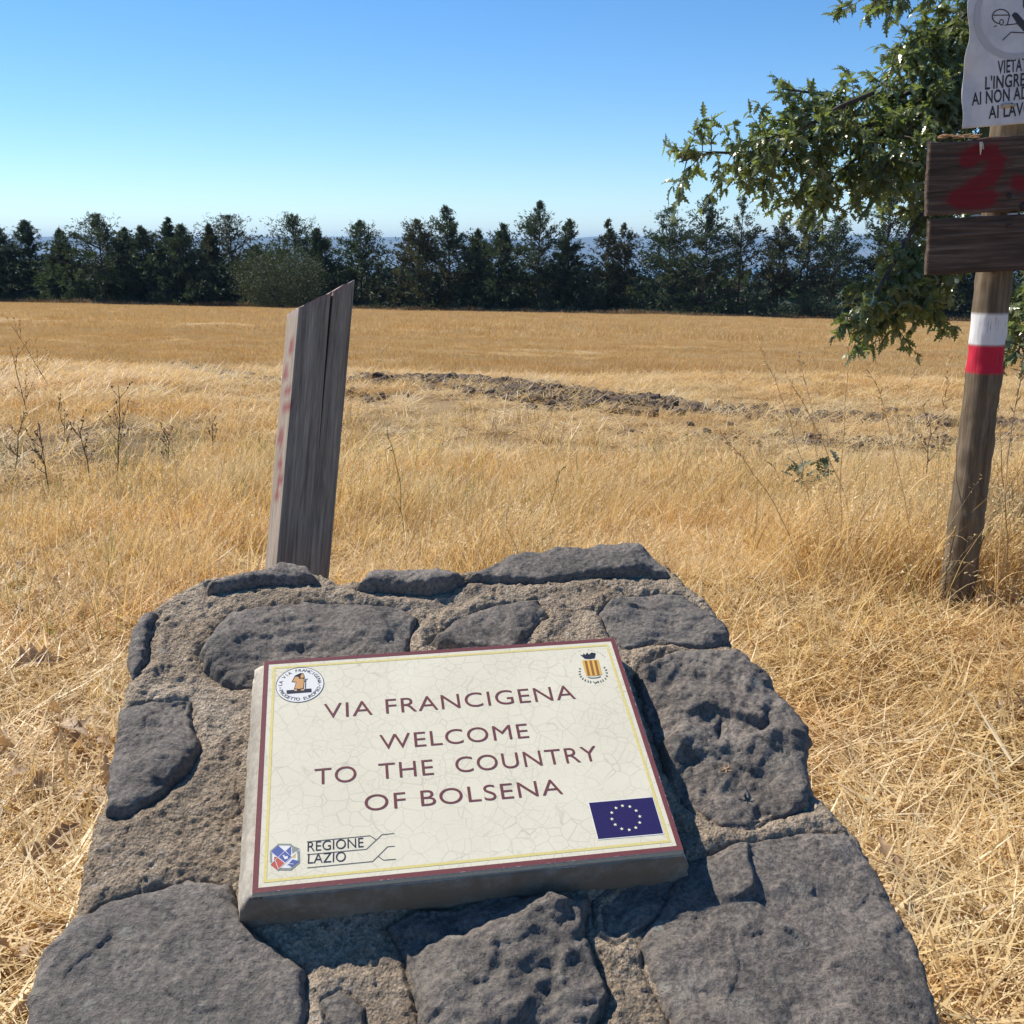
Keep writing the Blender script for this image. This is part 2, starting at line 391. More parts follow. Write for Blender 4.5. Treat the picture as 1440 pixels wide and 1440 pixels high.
def hills():
    m, n, b = mat('far_hills'); geo = N(n, 'ShaderNodeNewGeometry').outputs['Position']
    c = ramp(n, noise(n, geo, .0016, 6, .65), [(.35, (.035, .055, .03)), (.55, (.07, .085, .045)), (.72, (.20, .17, .10))])
    n.links.new(c, b.inputs['Base Color']); b.inputs['Roughness'].default_value = .95
    x = np.linspace(-13500, 13500, 260); t = np.linspace(0, 1, 36)
    T, X = np.meshgrid(t, x, indexing='ij')
    Y = 10800+T*2600+300*vn(X/1500, T*0, 0, 8)
    crest = 345+28*vn(X/1900, 0*X, 0, 11)+14*vn(X/600, 0*X, 3, 12)+25*np.exp(-((X-3300)/2500)**2)-10*np.exp(-((X+1500)/1500)**2)
    prof = np.sin(np.clip(T*1.25, 0, 1)*PI/2)
    Z = -206+crest*prof*(1+.22*fbm(X/900, Y/900, 0, 14, 4)*(1-prof*.8))
    V = np.stack([X, Y, Z], -1).reshape(-1, 3)
    link('far_hills', npmesh('far_hills', V, grid_faces(36, 260), [m]), kind='structure')
hills()

# ------------------------------------------------------------------ the sloping stone monument
O = np.array([-.41280184, 1.59255071, -.66534509])
AH = np.array([.98442445, .17555171, .00949182]); BH = np.array([.13698674, -.91023072, -.39078724])
NN = np.array([.05998824, -.38615928, .92047945]); OFF = -.06
WP, HP = .6, .43243
_B = np.linalg.inv(np.array([AH, BH, NN]).T)
def puv(px, py, off=0.0):
    r = ray(px, py); k = ((O+NN*off)@NN)/(r@NN); return (_B@(r*k-O))[:2]
def S(u, v, h=0.0):
    u = np.asarray(u, float)[..., None]; v = np.asarray(v, float)[..., None]; h = np.asarray(h, float)
    h = h[..., None] if h.ndim else h
    return O+u*AH+v*BH+h*NN
OUT_PX = [(205, 862), (245, 838), (290, 817), (385, 803), (430, 808), (480, 824), (560, 815), (650, 812), (740, 785), (830, 778), (900, 778), (940, 802), (965, 827), (1000, 860),
          (1035, 915), (1080, 962), (1120, 1022), (1138, 1110), (1198, 1168), (1228, 1220), (1290, 1330), (1312, 1400), (1340, 1520), (1362, 1660),
          (1000, 1700), (500, 1700), (20, 1650), (30, 1500), (45, 1385), (62, 1333), (108, 1280), (130, 1170), (150, 1110), (172, 995), (183, 930), (190, 890)]
OUT_PX = [(x, y-9 if y < 862 and 240 < x < 1010 else y) for x, y in OUT_PX]
OUTL = np.array([puv(*p, OFF) for p in OUT_PX])
DOWN = np.array([0, 0, -1.0]); RR = .020
def face_map(U, Vv, Hh):
    """height field wrapped over the rounded rim and down the sides"""
    s, cx, cy = poly_sd(U, Vv, OUTL)
    sg = np.where(s >= 0, 1., -1.)
    ox = (cx-U)*sg; oy = (cy-Vv)*sg; L = np.hypot(ox, oy)+1e-9; ox /= L; oy /= L
    t = RR-s; th = np.clip(t/RR, 0, PI/2)
    flat = t <= 0
    o3 = ox[..., None]*AH+oy[..., None]*BH
    D = DOWN+.06*o3; D /= np.linalg.norm(D, axis=-1)[..., None]
    foot = S(cx-ox*RR, cy-oy*RR, OFF)
    P = foot+RR*(np.sin(th)[..., None]*o3+(1-np.cos(th))[..., None]*D)+np.clip(t-RR*PI/2, 0, 9)[..., None]*D
    nrm = np.cos(th)[..., None]*NN+np.sin(th)[..., None]*o3; nrm /= np.linalg.norm(nrm, axis=-1)[..., None]
    P = np.where(flat[..., None], S(U, Vv, OFF), P); nrm = np.where(flat[..., None], NN, nrm)
    return P+nrm*Hh[..., None], s
STONES = [ # outline in the photograph, thickness over the mortar, roughness, tilt
 ([(287, 818), (330, 808), (372, 802), (395, 790), (430, 798), (449, 815), (410, 816), (370, 818), (292, 828)], .022, .6, 'flat grey cap stone'),
 ([(500, 824), (522, 803), (600, 795), (650, 808), (655, 817), (605, 832), (560, 828)], .022, .8, None),
 ([(655, 812), (700, 788), (740, 768), (780, 765), (820, 772), (850, 763), (900, 764), (935, 792), (942, 804), (860, 805), (760, 815), (725, 812)], .020, .8, None),
 ([(286, 938), (281, 915), (300, 885), (322, 860), (430, 843), (500, 846), (565, 853), (586, 866), (578, 890), (570, 930), (450, 960), (375, 950), (352, 966), (330, 966)], .016, .8, None),
 ([(604, 897), (640, 868), (700, 846), (755, 840), (772, 862), (745, 884), (720, 912), (650, 915), (615, 908)], .010, 1., None),
 ([(843, 856), (866, 838), (915, 832), (962, 833), (1004, 864), (1030, 902), (990, 905), (930, 900), (880, 908), (858, 890)], .012, 1., None),
 ([(893, 948), (930, 925), (975, 916), (1036, 918), (1082, 964), (1125, 1026), (1140, 1112), (1141, 1132), (1095, 1148), (1050, 1162), (1015, 1160), (960, 1125), (930, 1060), (903, 985)], .026, 1.15, 'rough fractured dark stone with a deep chip'),
 ([(898, 1322), (935, 1270), (960, 1215), (1030, 1186), (1120, 1172), (1192, 1168), (1228, 1218), (1292, 1332), (1314, 1402), (1345, 1560), (1180, 1600), (1000, 1560), (950, 1440), (912, 1360)], .018, .7, None),
 ([(545, 1300), (590, 1275), (650, 1272), (700, 1256), (790, 1262), (830, 1262), (822, 1318), (856, 1395), (846, 1425), (790, 1500), (640, 1500), (592, 1440), (566, 1335)], .028, 1.2, 'bumpy greenish grey stone below the plaque'),
 ([(40, 1400), (60, 1337), (105, 1292), (160, 1262), (215, 1250), (268, 1233), (325, 1240), (345, 1300), (395, 1335), (428, 1360), (432, 1405), (415, 1500), (330, 1640), (20, 1640)], .016, .55, None),
 ([(165, 994), (215, 982), (268, 980), (266, 1018), (281, 1048), (262, 1080), (225, 1112), (175, 1142), (148, 1140), (150, 1100)], .016, .9, None),
 ([(203, 852), (222, 856), (212, 885), (204, 925), (184, 950), (176, 925), (186, 880)], .016, .6, None),
 ([(450, 1404), (478, 1388), (512, 1410), (508, 1450), (462, 1450)], .010, .7, 'small pale grey stone set in the mortar'),
 ([(835, 1262), (870, 1235), (950, 1215), (968, 1240), (925, 1285), (870, 1320), (840, 1310)], .006, 1.0, None),
 ([(480, 1560), (600, 1545), (760, 1560), (880, 1600), (860, 1660), (500, 1660)], .02, 1.0, None),
]
SPOLY = [np.array([puv(*p, OFF+.01) for p in s[0]]) for s in STONES]
mon = thing('stone_monument', 'sloping monument of dark basalt stones in rough brown mortar, carrying the ceramic plaque', 'monument', (0, 1.45, float(gz(0, 1.45))))
MI = Matrix.Translation(-Vector(mon.location))
def rel(V, loc): return V-np.array(loc)
def mortar():
    st = .0032
    x = np.concatenate([np.linspace(-1.15, -.36, 24), np.arange(-.33, 1.02, st), np.linspace(1.06, 1.9, 26)])
    y = np.concatenate([np.linspace(-1.3, -.46, 26), np.arange(-.42, .80, st), np.linspace(.82, 1.75, 40)])
    U, Vv = np.meshgrid(x, y, indexing='xy')
    H = .007*fbm(U*7, Vv*7, 0, 40, 3)+.0034*fbm(U*24, Vv*24, 0, 44, 3)+.0026*fbm(U*115, Vv*115, 0, 48, 3, .7)
    pit = vn(U*60, Vv*60, 0, 52); H -= .003*sstep(.66, .85, pit)
    H += .0028*sstep(.5, .85, vn(U*105, Vv*105, 0, 57))
    ck = np.abs(fbm(U*5+.3, Vv*5, 0, 58, 3)); H -= .004*np.exp(-(ck/.010)**2)*sstep(.0, .3, vn(U*4, Vv*4, 0, 59))
    for p in SPOLY:
        bb = (U > p[:, 0].min()-.05) & (U < p[:, 0].max()+.05) & (Vv > p[:, 1].min()-.05) & (Vv < p[:, 1].max()+.05)
        d, _, _ = poly_sd(U[bb]+.004*vn(U[bb]*40, Vv[bb]*40, 0, 60), Vv[bb]+.004*vn(U[bb]*40, Vv[bb]*40, 0, 61), p)
        # mortar is pointed slightly proud of the joint, with a thin shrinkage gap at the stone
        H[bb] += .004*np.exp(-((d+.022)/.012)**2)-.006*np.exp(-(d/.0035)**2)-.02*sstep(.004, .03, d)
    P, s = face_map(U, Vv, H)
    # hand-pressed side faces: lumps of mortar and rubble
    lump = np.clip(-s-.05, 0, .2)/.2
    P = P+(lump*.03*fbm(P[..., 0]*6, P[..., 1]*6, P[..., 2]*6, 70, 3))[..., None]*np.array([1, -.5, .1])
    F = grid_faces(*U.shape, mask=(s > -1.02))[:, ::-1]
    V, F, _ = compact(P.reshape(-1, 3), F)
    me = npmesh('mortar', rel(V, mon.location), F, [M_MORTAR]); link('mortar', me, mon)
mortar()
def stone(i, poly, h0, rough, label):
    rg = np.random.default_rng(100+i)
    st = .0032
    lo = poly.min(0)-.02; hi = poly.max(0)+.02
    if h0 <= 0: return
    x = np.arange(lo[0], hi[0], st); y = np.arange(lo[1], hi[1], st)
    U, Vv = np.meshgrid(x, y, indexing='xy')
    wu = U+.005*fbm(U*22, Vv*22, 0, 200+i, 3)+.0022*vn(U*90, Vv*90, 0, 230+i); wv = Vv+.005*fbm(U*22, Vv*22, 5, 210+i, 3)+.0022*vn(U*90, Vv*90, 3, 240+i)
    d, _, _ = poly_sd(wu, wv, poly)
    edge = np.where(d > 0, 1-.55*np.exp(-d/.003)-.45*np.exp(-d/.014), d*2.2/h0)
    H = h0*edge
    c = poly.mean(0); g = rg.uniform(-.03, .03, 2)*rough
    H = H+(U-c[0])*g[0]+(Vv-c[1])*g[1]
    # fracture facets
    size = np.sqrt(np.prod(poly.max(0)-poly.min(0)))
    K = max(4, int(8+size*45*rough)); sx = rg.uniform(lo[0], hi[0], K); sy = rg.uniform(lo[1], hi[1], K)
    fx = U+.009*fbm(U*16, Vv*16, 0, 300+i, 3); fy = Vv+.009*fbm(U*16, Vv*16, 9, 310+i, 3)
    wt = np.full(U.shape, 1e-30); val = np.zeros_like(U)
    rf = rough**1.6; sl = rg.normal(0, .070*rf, (K, 2)); so = rg.normal(0, .0016*rf, K)
    for k in range(K):
        dd = (fx-sx[k])**2+(fy-sy[k])**2*1.3; m = np.exp(-dd/.0005); wt = wt+m
        val = val+m*((U-sx[k])*sl[k, 0]+(Vv-sy[k])*sl[k, 1]+so[k])
    val = val/wt; inn = sstep(-.002, .012, d)
    ca, sa = math.cos(i*1.3), math.sin(i*1.3); qx = (fx*ca-fy*sa); qy = (fx*sa+fy*ca)
    val = val+rough*(.0095*tri(qx*11, qy*15, 400+i)+.0034*tri(qx*41+.3*qy*41, qy*55, 420+i)+.0016*tri(qx*80, qy*105, 430+i))
    # shelly breaks: flat ledges ending in sharp little steps
    def ledge(q, soft=.10):
        k_ = np.floor(q); f_ = q-k_; return k_+sstep(1-soft, 1, f_)*1.0+.25*f_*(f_ < 1-soft)+.25*(1-soft)*0
    wx = U+.004*fbm(U*60, Vv*60, 0, 450+i, 3); wy = Vv+.004*fbm(U*60, Vv*60, 4, 455+i, 3)
    n1 = (.75*tri(fx*6+fy*2, fy*8-fx*2, 460+i)+.30*tri(fx*15-fy*5, fy*18+fx*4, 465+i)+.10*tri(wx*34, wy*40, 467+i))*(1.9+1.3*rough)+(wx-c[0])*g[0]*60; n2 = fbm(wx*19, wy*26, 0, 470+i, 2)*(2.5+1.5*rough)
    val = val+.0036*(.55+.45*rough)*ledge(n1)+.0007*tri(fx*30+fy*9, fy*36-fx*8, 475+i)*(.9+.8*rough)
    rid = 1-np.abs(fbm(U*9, Vv*13, 0, 320+i, 3))*2.2
    H = H+inn*(val+.0030*rough*(fbm(U*7, Vv*7, 0, 330+i, 3)+.5*rid-.3)+.0005*rough*fbm(U*38, Vv*52, 0, 340+i, 3))+.0016*fbm(U*110, Vv*130, 0, 350+i, 3, .7)*(.6+.5*rough)
    if i == 6:   # deep chip of the big right stone
        q = puv(1010, 1035, OFF); q2 = puv(965, 1080, OFF)
        H -= .012*np.clip(1-np.abs((U-q[0])+.4*(Vv-q[1]))/.012-np.abs(Vv-q[1])/.032, 0, 1)+.010*np.clip(1-np.abs(fx-q2[0])/.022-np.abs(fy-q2[1])/.013, 0, 1)
    P, s = face_map(U, Vv, H)
    F = grid_faces(*U.shape, mask=(d > -.014))[:, ::-1]
    V, F, _ = compact(P.reshape(-1, 3), F)
    me = npmesh('stone', rel(V, mon.location), F, [M_STONE]); o = link('stone', me, mon)
    if label: o['label'] = label
for i, (sp, s_) in enumerate(zip(SPOLY, STONES)): stone(i, sp, s_[1], s_[2], s_[3])
# stones bedded in the upright sides
def rock_mesh(name, rx, ry, rz, seed, sub=4, amp=.18, m=None):
    bm = bmesh.new(); bmesh.ops.create_icosphere(bm, subdivisions=sub, radius=1.0)
    V = np.array([v.co for v in bm.verts]); F = np.array([[v.index for v in f.verts] for f in bm.faces]); bm.free()
    rg = np.random.default_rng(seed)
    for k in range(11):                       # cleave flat faces
        nrm = rg.normal(size=3); nrm /= np.linalg.norm(nrm); dd = rg.uniform(.55, .85)
        pr = V@nrm; V = V-np.clip(pr-dd, 0, None)[:, None]*nrm*.92
    r = 1+amp*fbm(V[:, 0]*2+seed, V[:, 1]*2, V[:, 2]*2, seed, 4)+.05*fbm(V[:, 0]*8+seed, V[:, 1]*8, V[:, 2]*8, seed, 3)
    V = V*r[:, None]*np.array([rx, ry, rz])
    return npmesh(name, V, F, [m or M_STONE])
def side_stones():
    rg = np.random.default_rng(5)
    cum = np.cumsum(np.r_[0, np.linalg.norm(np.diff(np.r_[OUTL, OUTL[:1]], axis=0), axis=1)]); per = cum[-1]
    for row in range(4):
        q = rg.uniform(0, .2)
        while q < per:
            k = np.searchsorted(cum, q)-1; k = min(k, len(OUTL)-1)
            a = OUTL[k]; b = OUTL[(k+1) % len(OUTL)]; t = (q-cum[k])/(cum[k+1]-cum[k]); p = a*(1-t)+b*t
            e = b-a; o2 = np.array([e[1], -e[0]]); o2 /= np.linalg.norm(o2)
            P = S(p[0], p[1], OFF); z = P[2]-.17-row*.21+rg.uniform(-.03, .03)
            o3 = o2[0]*AH+o2[1]*BH; o3[2] = 0; o3 /= np.linalg.norm(o3)
            wd = rg.uniform(.08, .14)
            if z > gz(P[0], P[1])-.02:
                me = rock_mesh('stone', wd, .075, rg.uniform(.07, .10), int(rg.integers(1, 9999)), 3)
                o = link('stone', me, mon)
                o.location = Vector(P+o3*(-.035+.06*(P[2]-z)*0)) - mon.location; o.location.z = z-mon.location.z
                o.rotation_euler = (0, rg.uniform(-.2, .2), math.atan2(o3[1], o3[0])+PI/2)
            q += wd*2.15
side_stones()

# ------------------------------------------------------------------ plaque
M_TILE, n_, b_ = mat('glazed_tile')
def crackle(n, co, col):
    u = None
    for sc, rnd, wd in ((36, 1.0, .032), (58, .95, .036)):
        v = N(n, 'ShaderNodeTexVoronoi'); v.feature = 'DISTANCE_TO_EDGE'; v.inputs['Scale'].default_value = sc
        nz = N(n, 'ShaderNodeTexNoise'); n.links.new(co, nz.inputs['Vector']); nz.inputs['Scale'].default_value = 26
        mm = mix(n, .012, co, nz.outputs['Color'], 'ADD'); n.links.new(mm, v.inputs['Vector'])
        e = ramp(n, v.outputs['Distance'], [(0.0, 1.0), (wd, 0.0)])
        e = mth(n, 'MULTIPLY', e, ramp(n, noise(n, co, 9 if sc < 40 else 14, 3, .6), [(.38, .25 if sc < 40 else 0.0), (.58, .95 if sc < 40 else .8)]))
        u = e if u is None else mth(n, 'MAXIMUM', u, e)
    return mix(n, mth(n, 'MULTIPLY', u, .52), col, (.34, .32, .25))
co_ = coords(n_)
base_ = ramp(n_, noise(n_, co_, 6, 4, .6), [(.3, (.62, .575, .44)), (.7, (.68, .635, .50))])
cc_ = crackle(n_, co_, base_)
sp_ = ramp(n_, noise(n_, co_, 420, 1, .5), [(.74, 0.0), (.78, 1.0)])
cc_ = mix(n_, mth(n_, 'MULTIPLY', sp_, .35), cc_, (.25, .22, .17))
n_.links.new(cc_, b_.inputs['Base Color']); b_.inputs['Roughness'].default_value = .24
b_.inputs['Specular IOR Level'].default_value = .4
bump(n_, b_, noise(n_, co_, 16, 3, .5), .05, .004)
def print_mat(name, col, wear=.35, rough=.3):
    m, n, b = mat(name); co = coords(n)
    c = mix(n, wear, col, ramp(n, noise(n, co, 200, 4, .7), [(.3, tuple(x*.6 for x in col)), (.7, tuple(min(1, x*1.35) for x in col))]))
    c = crackle(n, co, c) if wear > .5 else c
    n.links.new(c, b.inputs['Base Color']); b.inputs['Roughness'].default_value = rough; return m
M_BROWN = print_mat('maroon_glaze', (.165, .055, .055), .35)
M_YELLOW = print_mat('yellow_line', (.62, .53, .20), .3)
M_LETTER = print_mat('maroon_lettering', (.15, .055, .055), .4)
M_INK = print_mat('black_print', (.03, .032, .045), .3)
M_BLUE = print_mat('blue_print', (.026, .019, .085), .3)
M_STAR = flat_mat('star_print', (.72, .71, .52), .35)
M_TAN = flat_mat('tan_print', (.50, .27, .10), .4); M_WHITEP = flat_mat('white_print', (.66, .65, .62), .35)
M_RED = flat_mat('red_print', (.42, .07, .05), .4); M_LBLUE = flat_mat('mid_blue_print', (.06, .09, .28), .4)
M_GREYG = flat_mat('grey_green_print', (.20, .23, .20), .4); M_GOLD = flat_mat('gold_print', (.62, .40, .09), .35)
M_GREEN = flat_mat('dark_green_print', (.035, .075, .07), .4); M_GREYL = flat_mat('grey_lettering', (.30, .29, .27), .4)
M_BED, n_, b_ = mat('plaque_bed_cement'); co_ = coords(n_)
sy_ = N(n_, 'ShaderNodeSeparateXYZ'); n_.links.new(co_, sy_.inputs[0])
c_ = ramp(n_, noise(n_, co_, 9, 6, .65), [(.3, (.25, .225, .19)), (.55, (.40, .365, .31)), (.75, (.50, .465, .40))])
c_ = mix(n_, .6, c_, ramp(n_, noise(n_, co_, 90, 5, .7), [(.3, (.55, .52, .48)), (.65, (1.1, 1.1, 1.08))]), 'MULTIPLY')
front_dk_ = mth(n_, 'MULTIPLY', mth(n_, 'LESS_THAN', sy_.outputs[1], -HP-.001), ramp(n_, noise(n_, co_, 22, 6, .7), [(.32, .35), (.52, .9)]))  # front side darkened: grime, plus the shade there put into the colour
c_ = mix(n_, front_dk_, c_, (.21, .145, .09))
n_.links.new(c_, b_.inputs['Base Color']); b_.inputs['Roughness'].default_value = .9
bump(n_, b_, noise(n_, co_, 120, 5, .7), .6, .004)

plaque = thing('welcome_plaque', 'cream crackle-glazed ceramic plaque with maroon welcome lettering on top of the stone monument', 'plaque', tuple(S(.3, .43, -.03)))
PLM = Matrix((( *AH,), (*(-BH),), (*NN,))).transposed().to_4x4(); PLM.translation = Vector(O)
plaque.matrix_world = PLM        # local x right, y up the slope, z out of the face, origin = top left corner
def pl(p):                       # picture point on the plaque -> local x, y
    u = puv(*p); return (u[0], -u[1])
def flat_poly(loops, z, m, name, parent=plaque, thick=.0004):
    bm = bmesh.new()
    for lp in loops:
        a = sum(lp[i][0]*lp[(i+1) % len(lp)][1]-lp[(i+1) % len(lp)][0]*lp[i][1] for i in range(len(lp)))
        if a < 0: lp = lp[::-1]
        vs = [bm.verts.new((x, y, z)) for x, y in lp]; f = bm.faces.new(vs)
    bmesh.ops.triangulate(bm, faces=bm.faces[:])
    me = bpy.data.meshes.new(name); bm.to_mesh(me); bm.free(); me.materials.append(m)
    return link(name, me, parent)
def bed():
    rg = np.random.default_rng(3)
    # rings from the foot of the cement bed up to the underside of the tile
    n = 60; per = []
    top = [(0, 0), (WP, 0), (WP, -HP), (0, -HP)]
    rings = []
    prof = [(-.075, .016), (-.055, .014), (-.045, .011), (-.03, .010), (-.018, .006), (-.0105, .0012), (-.0100, -.03)]
    pts = []
    for k in range(4):
        a = np.array(top[k]); b = np.array(top[(k+1) % 4])
        for i in range(n): pts.append(a+(b-a)*i/n)
    pts = np.array(pts); cen = np.array([WP/2, -HP/2])
    V = []
    for j, (z, ex) in enumerate(prof):
        sgn = np.sign(pts-cen); q = pts.copy()
        onx = (np.abs(np.abs(pts[:, 0]-cen[0])-WP/2) < 1e-6); ony = (np.abs(np.abs(pts[:, 1]-cen[1])-HP/2) < 1e-6)
        nz = 0 if j == len(prof)-1 else .0035*fbm(pts[:, 0]*30+z*90, pts[:, 1]*30, z*60, 77, 3)
        side = np.where((pts[:, 0] < .01), 1.7, 1.0)
        q[:, 0] += np.where(onx, sgn[:, 0]*(ex*side+nz), 0); q[:, 1] += np.where(ony, sgn[:, 1]*(ex*np.where(pts[:, 1] < -.4, .7, 1)+nz), 0)
        V.append(np.column_stack([q, np.full(len(q), z)]))
    V = np.concatenate(V); F = grid_faces(len(prof), len(pts), wrap=True)[:, ::-1]
    F2 = np.arange(len(pts))[::1]+(len(prof)-1)*len(pts)
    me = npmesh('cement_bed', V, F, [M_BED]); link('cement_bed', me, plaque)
bed()
def tile():
    bm = bmesh.new(); r = bmesh.ops.create_cube(bm, size=1)
    for v in bm.verts: v.co = Vector(((v.co.x+.5)*WP, (v.co.y-.5)*HP, (v.co.z-.5)*.0098))
    bmesh.ops.bevel(bm, geom=bm.edges[:], offset=.0012, segments=2, affect='EDGES')
    me = bpy.data.meshes.new('tile'); bm.to_mesh(me); bm.free(); me.materials.append(M_TILE); link('tile', me, plaque)
tile()
def chips():
    rg = np.random.default_rng(9); loops = []
    for k in range(70):
        e = rg.integers(0, 4); q = rg.random(); L = rg.uniform(.0008, .0045); h = rg.uniform(.0002, .0009)
        if e == 0: c, d, m_ = (q*WP, -.0006), (1, 0), (0, -1)
        elif e == 1: c, d, m_ = (q*WP, -HP+.0006), (1, 0), (0, 1)
        elif e == 2: c, d, m_ = (.0006, -q*HP), (0, 1), (1, 0)
        else: c, d, m_ = (WP-.0006, -q*HP), (0, 1), (-1, 0)
        loops.append([(c[0]+d[0]*a*L+m_[0]*b*h, c[1]+d[1]*a*L+m_[1]*b*h) for a, b in ((-1, 0), (1, 0), (.6, .6+.4*rg.random()), (.1, .4+.6*rg.random()), (-.5, .5+.5*rg.random()))])
    o = flat_poly(loops, .0007, flat_mat('chipped_biscuit', (.36, .32, .26), .8), 'rim_chips'); o['kind'] = 'stuff'
chips()
def frame(name, i0, i1, z, m):
    V = []; 
    for i in (i0, i1): V += [(i, -i, z), (WP-i, -i, z), (WP-i, -HP+i, z), (i, -HP+i, z)]
    F = np.array([[k, (k+1) % 4, 4+(k+1) % 4, 4+k] for k in range(4)])[:, ::-1]
    link(name, npmesh(name, np.array(V), F, [m], False), plaque)
frame('maroon_border', .0006, .0082, .0003, M_BROWN); frame('yellow_border_line', .0150, .0192, .0003, M_YELLOW)
_gl = {}
def glyphs(txt, offset=0.0, space=1.0, wsp=1.0):
    key = (txt, offset, space, wsp)
    if key in _gl: return _gl[key]
    cu = bpy.data.curves.new('t', 'FONT'); cu.body = txt; cu.size = 1; cu.offset = offset; cu.space_character = space; cu.space_word = wsp; cu.resolution_u = 6; cu.fill_mode = 'FRONT'
    ob = bpy.data.objects.new('t', cu); C.objects.link(ob)
    bpy.context.view_layer.update()
    me = bpy.data.meshes.new_from_object(ob.evaluated_get(bpy.context.evaluated_depsgraph_get()))
    V = np.empty(len(me.vertices)*3); me.vertices.foreach_get('co', V); V = V.reshape(-1, 3)
    F = [tuple(p.vertices) for p in me.polygons]
    bpy.data.objects.remove(ob); bpy.data.curves.remove(cu); bpy.data.meshes.remove(me)
    _gl[key] = (V, F); return V, F
CAPH = None
def text_obj(name, txt, pL, pR, cap, z, m, parent=plaque, offset=-.004, space=1.08, wsp=1.0):
    """pL,pR: local baseline ends; cap: cap height"""
    global CAPH
    if CAPH is None: CAPH = glyphs('H')[0][:, 1].max()
    V, F = glyphs(txt, offset, space, wsp)
    V = V.copy(); x0, x1 = V[:, 0].min(), V[:, 0].max()
    pL = np.array(pL); pR = np.array(pR); e = pR-pL; L = np.linalg.norm(e); e /= L; nrm = np.array([-e[1], e[0]])
    X = (V[:, 0]-x0)/(x1-x0)*L; Y = V[:, 1]/CAPH*cap
    P = pL+X[:, None]*e+Y[:, None]*nrm
    # one object for each word
    iv = sorted((min(X[list(f)]), max(X[list(f)])) for f in F); cuts = []; hi = iv[0][1]
    for a, b in iv:
        if a-hi > cap*.42: cuts.append((a+hi)/2)
        hi = max(hi, b)
    out = []
    for w_ in range(len(cuts)+1):
        Fw = np.array([f for f in F if sum(X[f[0]] > c for c in cuts) == w_]); V3 = np.column_stack([P, np.full(len(P), z)]); V3, Fw, _ = compact(V3, Fw)
        me = npmesh(name, V3, Fw, [m], False); out.append(link(name, me, parent))
    return out
def z1(x, y): return pl((330+x/2.1176, 880+y/2.1176))
for txt, a, b, cap in [('VIA FRANCIGENA', (262, 275), (1010, 210), 43), ('WELCOME', (427, 367), (870, 327), 44),
                       ('TO  THE  COUNTRY', (230, 473), (1075, 393), 47), ('OF BOLSENA', (378, 550), (967, 493), 47)]:
    text_obj('inscription', txt, z1(*a), z1(*b), (z1(a[0], a[1]-cap)[1]-z1(*a)[1]), .0005, M_LETTER, wsp=(1.0 if 'TO' not in txt else 1.0))
text_obj('inscription', 'REGIONE', z1(205, 672), z1(372, 657), .0155, .0005, M_INK, offset=-.004, space=1.0)
text_obj('inscription', 'LAZIO', z1(205, 708), z1(318, 700), .0155, .0005, M_INK, offset=-.004, space=1.0)
def strokes(name, lines, wd, z, m, parent=plaque):
    loops = []
    for pts in lines:
        for a, b in zip(pts[:-1], pts[1:]):
            a = np.array(a); b = np.array(b); e = b-a; L = np.linalg.norm(e); e = e/L; k = np.array([-e[1], e[0]])*wd/2; ex = e*wd*.3
            loops.append([tuple(a-ex-k), tuple(b+ex-k), tuple(b+ex+k), tuple(a-ex+k)])
    return flat_poly(loops, z, m, name, parent)
def z3(x, y): return pl((340+x/6.545, 1150+y/6.545))
strokes('logo_line', [[z3(565, 220), z3(1145, 158), z3(1197, 192)], [z3(565, 338), z3(1110, 283), z3(1255, 148), z3(1365, 135)],
                      [z3(565, 460), z3(1165, 395), z3(1305, 258), z3(1368, 252)], [z3(1217, 348), z3(1265, 382), z3(1378, 372)]], .0009, .0005, M_INK)
# regional octagon emblem
def octo(cx, cy, r, z, m, name, par):
    return flat_poly([[z3(cx+r*1.06*math.cos(PI/8+k*PI/4), cy+r*.94*math.sin(PI/8+k*PI/4)) for k in range(8)]], z, m, name, par)
oe = octo(360, 362, 140, .0005, M_GREYG, 'region_emblem', plaque)
octo(360, 362, 118, .0006, M_WHITEP, 'emblem_field', oe)
def zq(name, pts, m, z=.0007): return flat_poly([[z3(*p) for p in pts]], z, m, name, oe)
zq('emblem_quarter', [(232, 318), (300, 258), (362, 312), (298, 368)], M_LBLUE)
zq('emblem_quarter', [(225, 432), (292, 372), (358, 425), (290, 486)], M_RED)
zq('emblem_quarter', [(372, 310), (420, 262), (418, 345), (410, 350)], M_LBLUE)
zq('emblem_quarter', [(378, 440), (430, 385), (492, 400), (420, 460)], M_LBLUE)
zq('emblem_quarter', [(440, 262), (498, 285), (430, 335), (425, 290)], M_GREYG)
zq('emblem_centre', [(302, 366), (362, 312), (424, 364), (364, 418)], M_LBLUE, .0008)
zq('emblem_quarter', [(262, 362), (298, 368), (292, 372), (258, 400)], M_RED)
zq('emblem_quarter', [(430, 350), (462, 332), (458, 375), (432, 372)], M_GOLD)
strokes('emblem_line', [[z3(232, 318), z3(300, 375), z3(420, 462)], [z3(225, 435), z3(360, 312), z3(415, 262)], [z3(290, 486), z3(424, 364), z3(498, 290)], [z3(272, 400), z3(296, 470)], [z3(395, 425), z3(440, 430)]], .0007, .0010, M_WHITEP, oe)
flat_poly([[z3(340+a, 350+b) for a, b in ((0, 0), (18, -6), (14, 10), (45, 5), (48, 28), (20, 36), (10, 20))]], .0009, M_WHITEP, 'emblem_bird', oe)
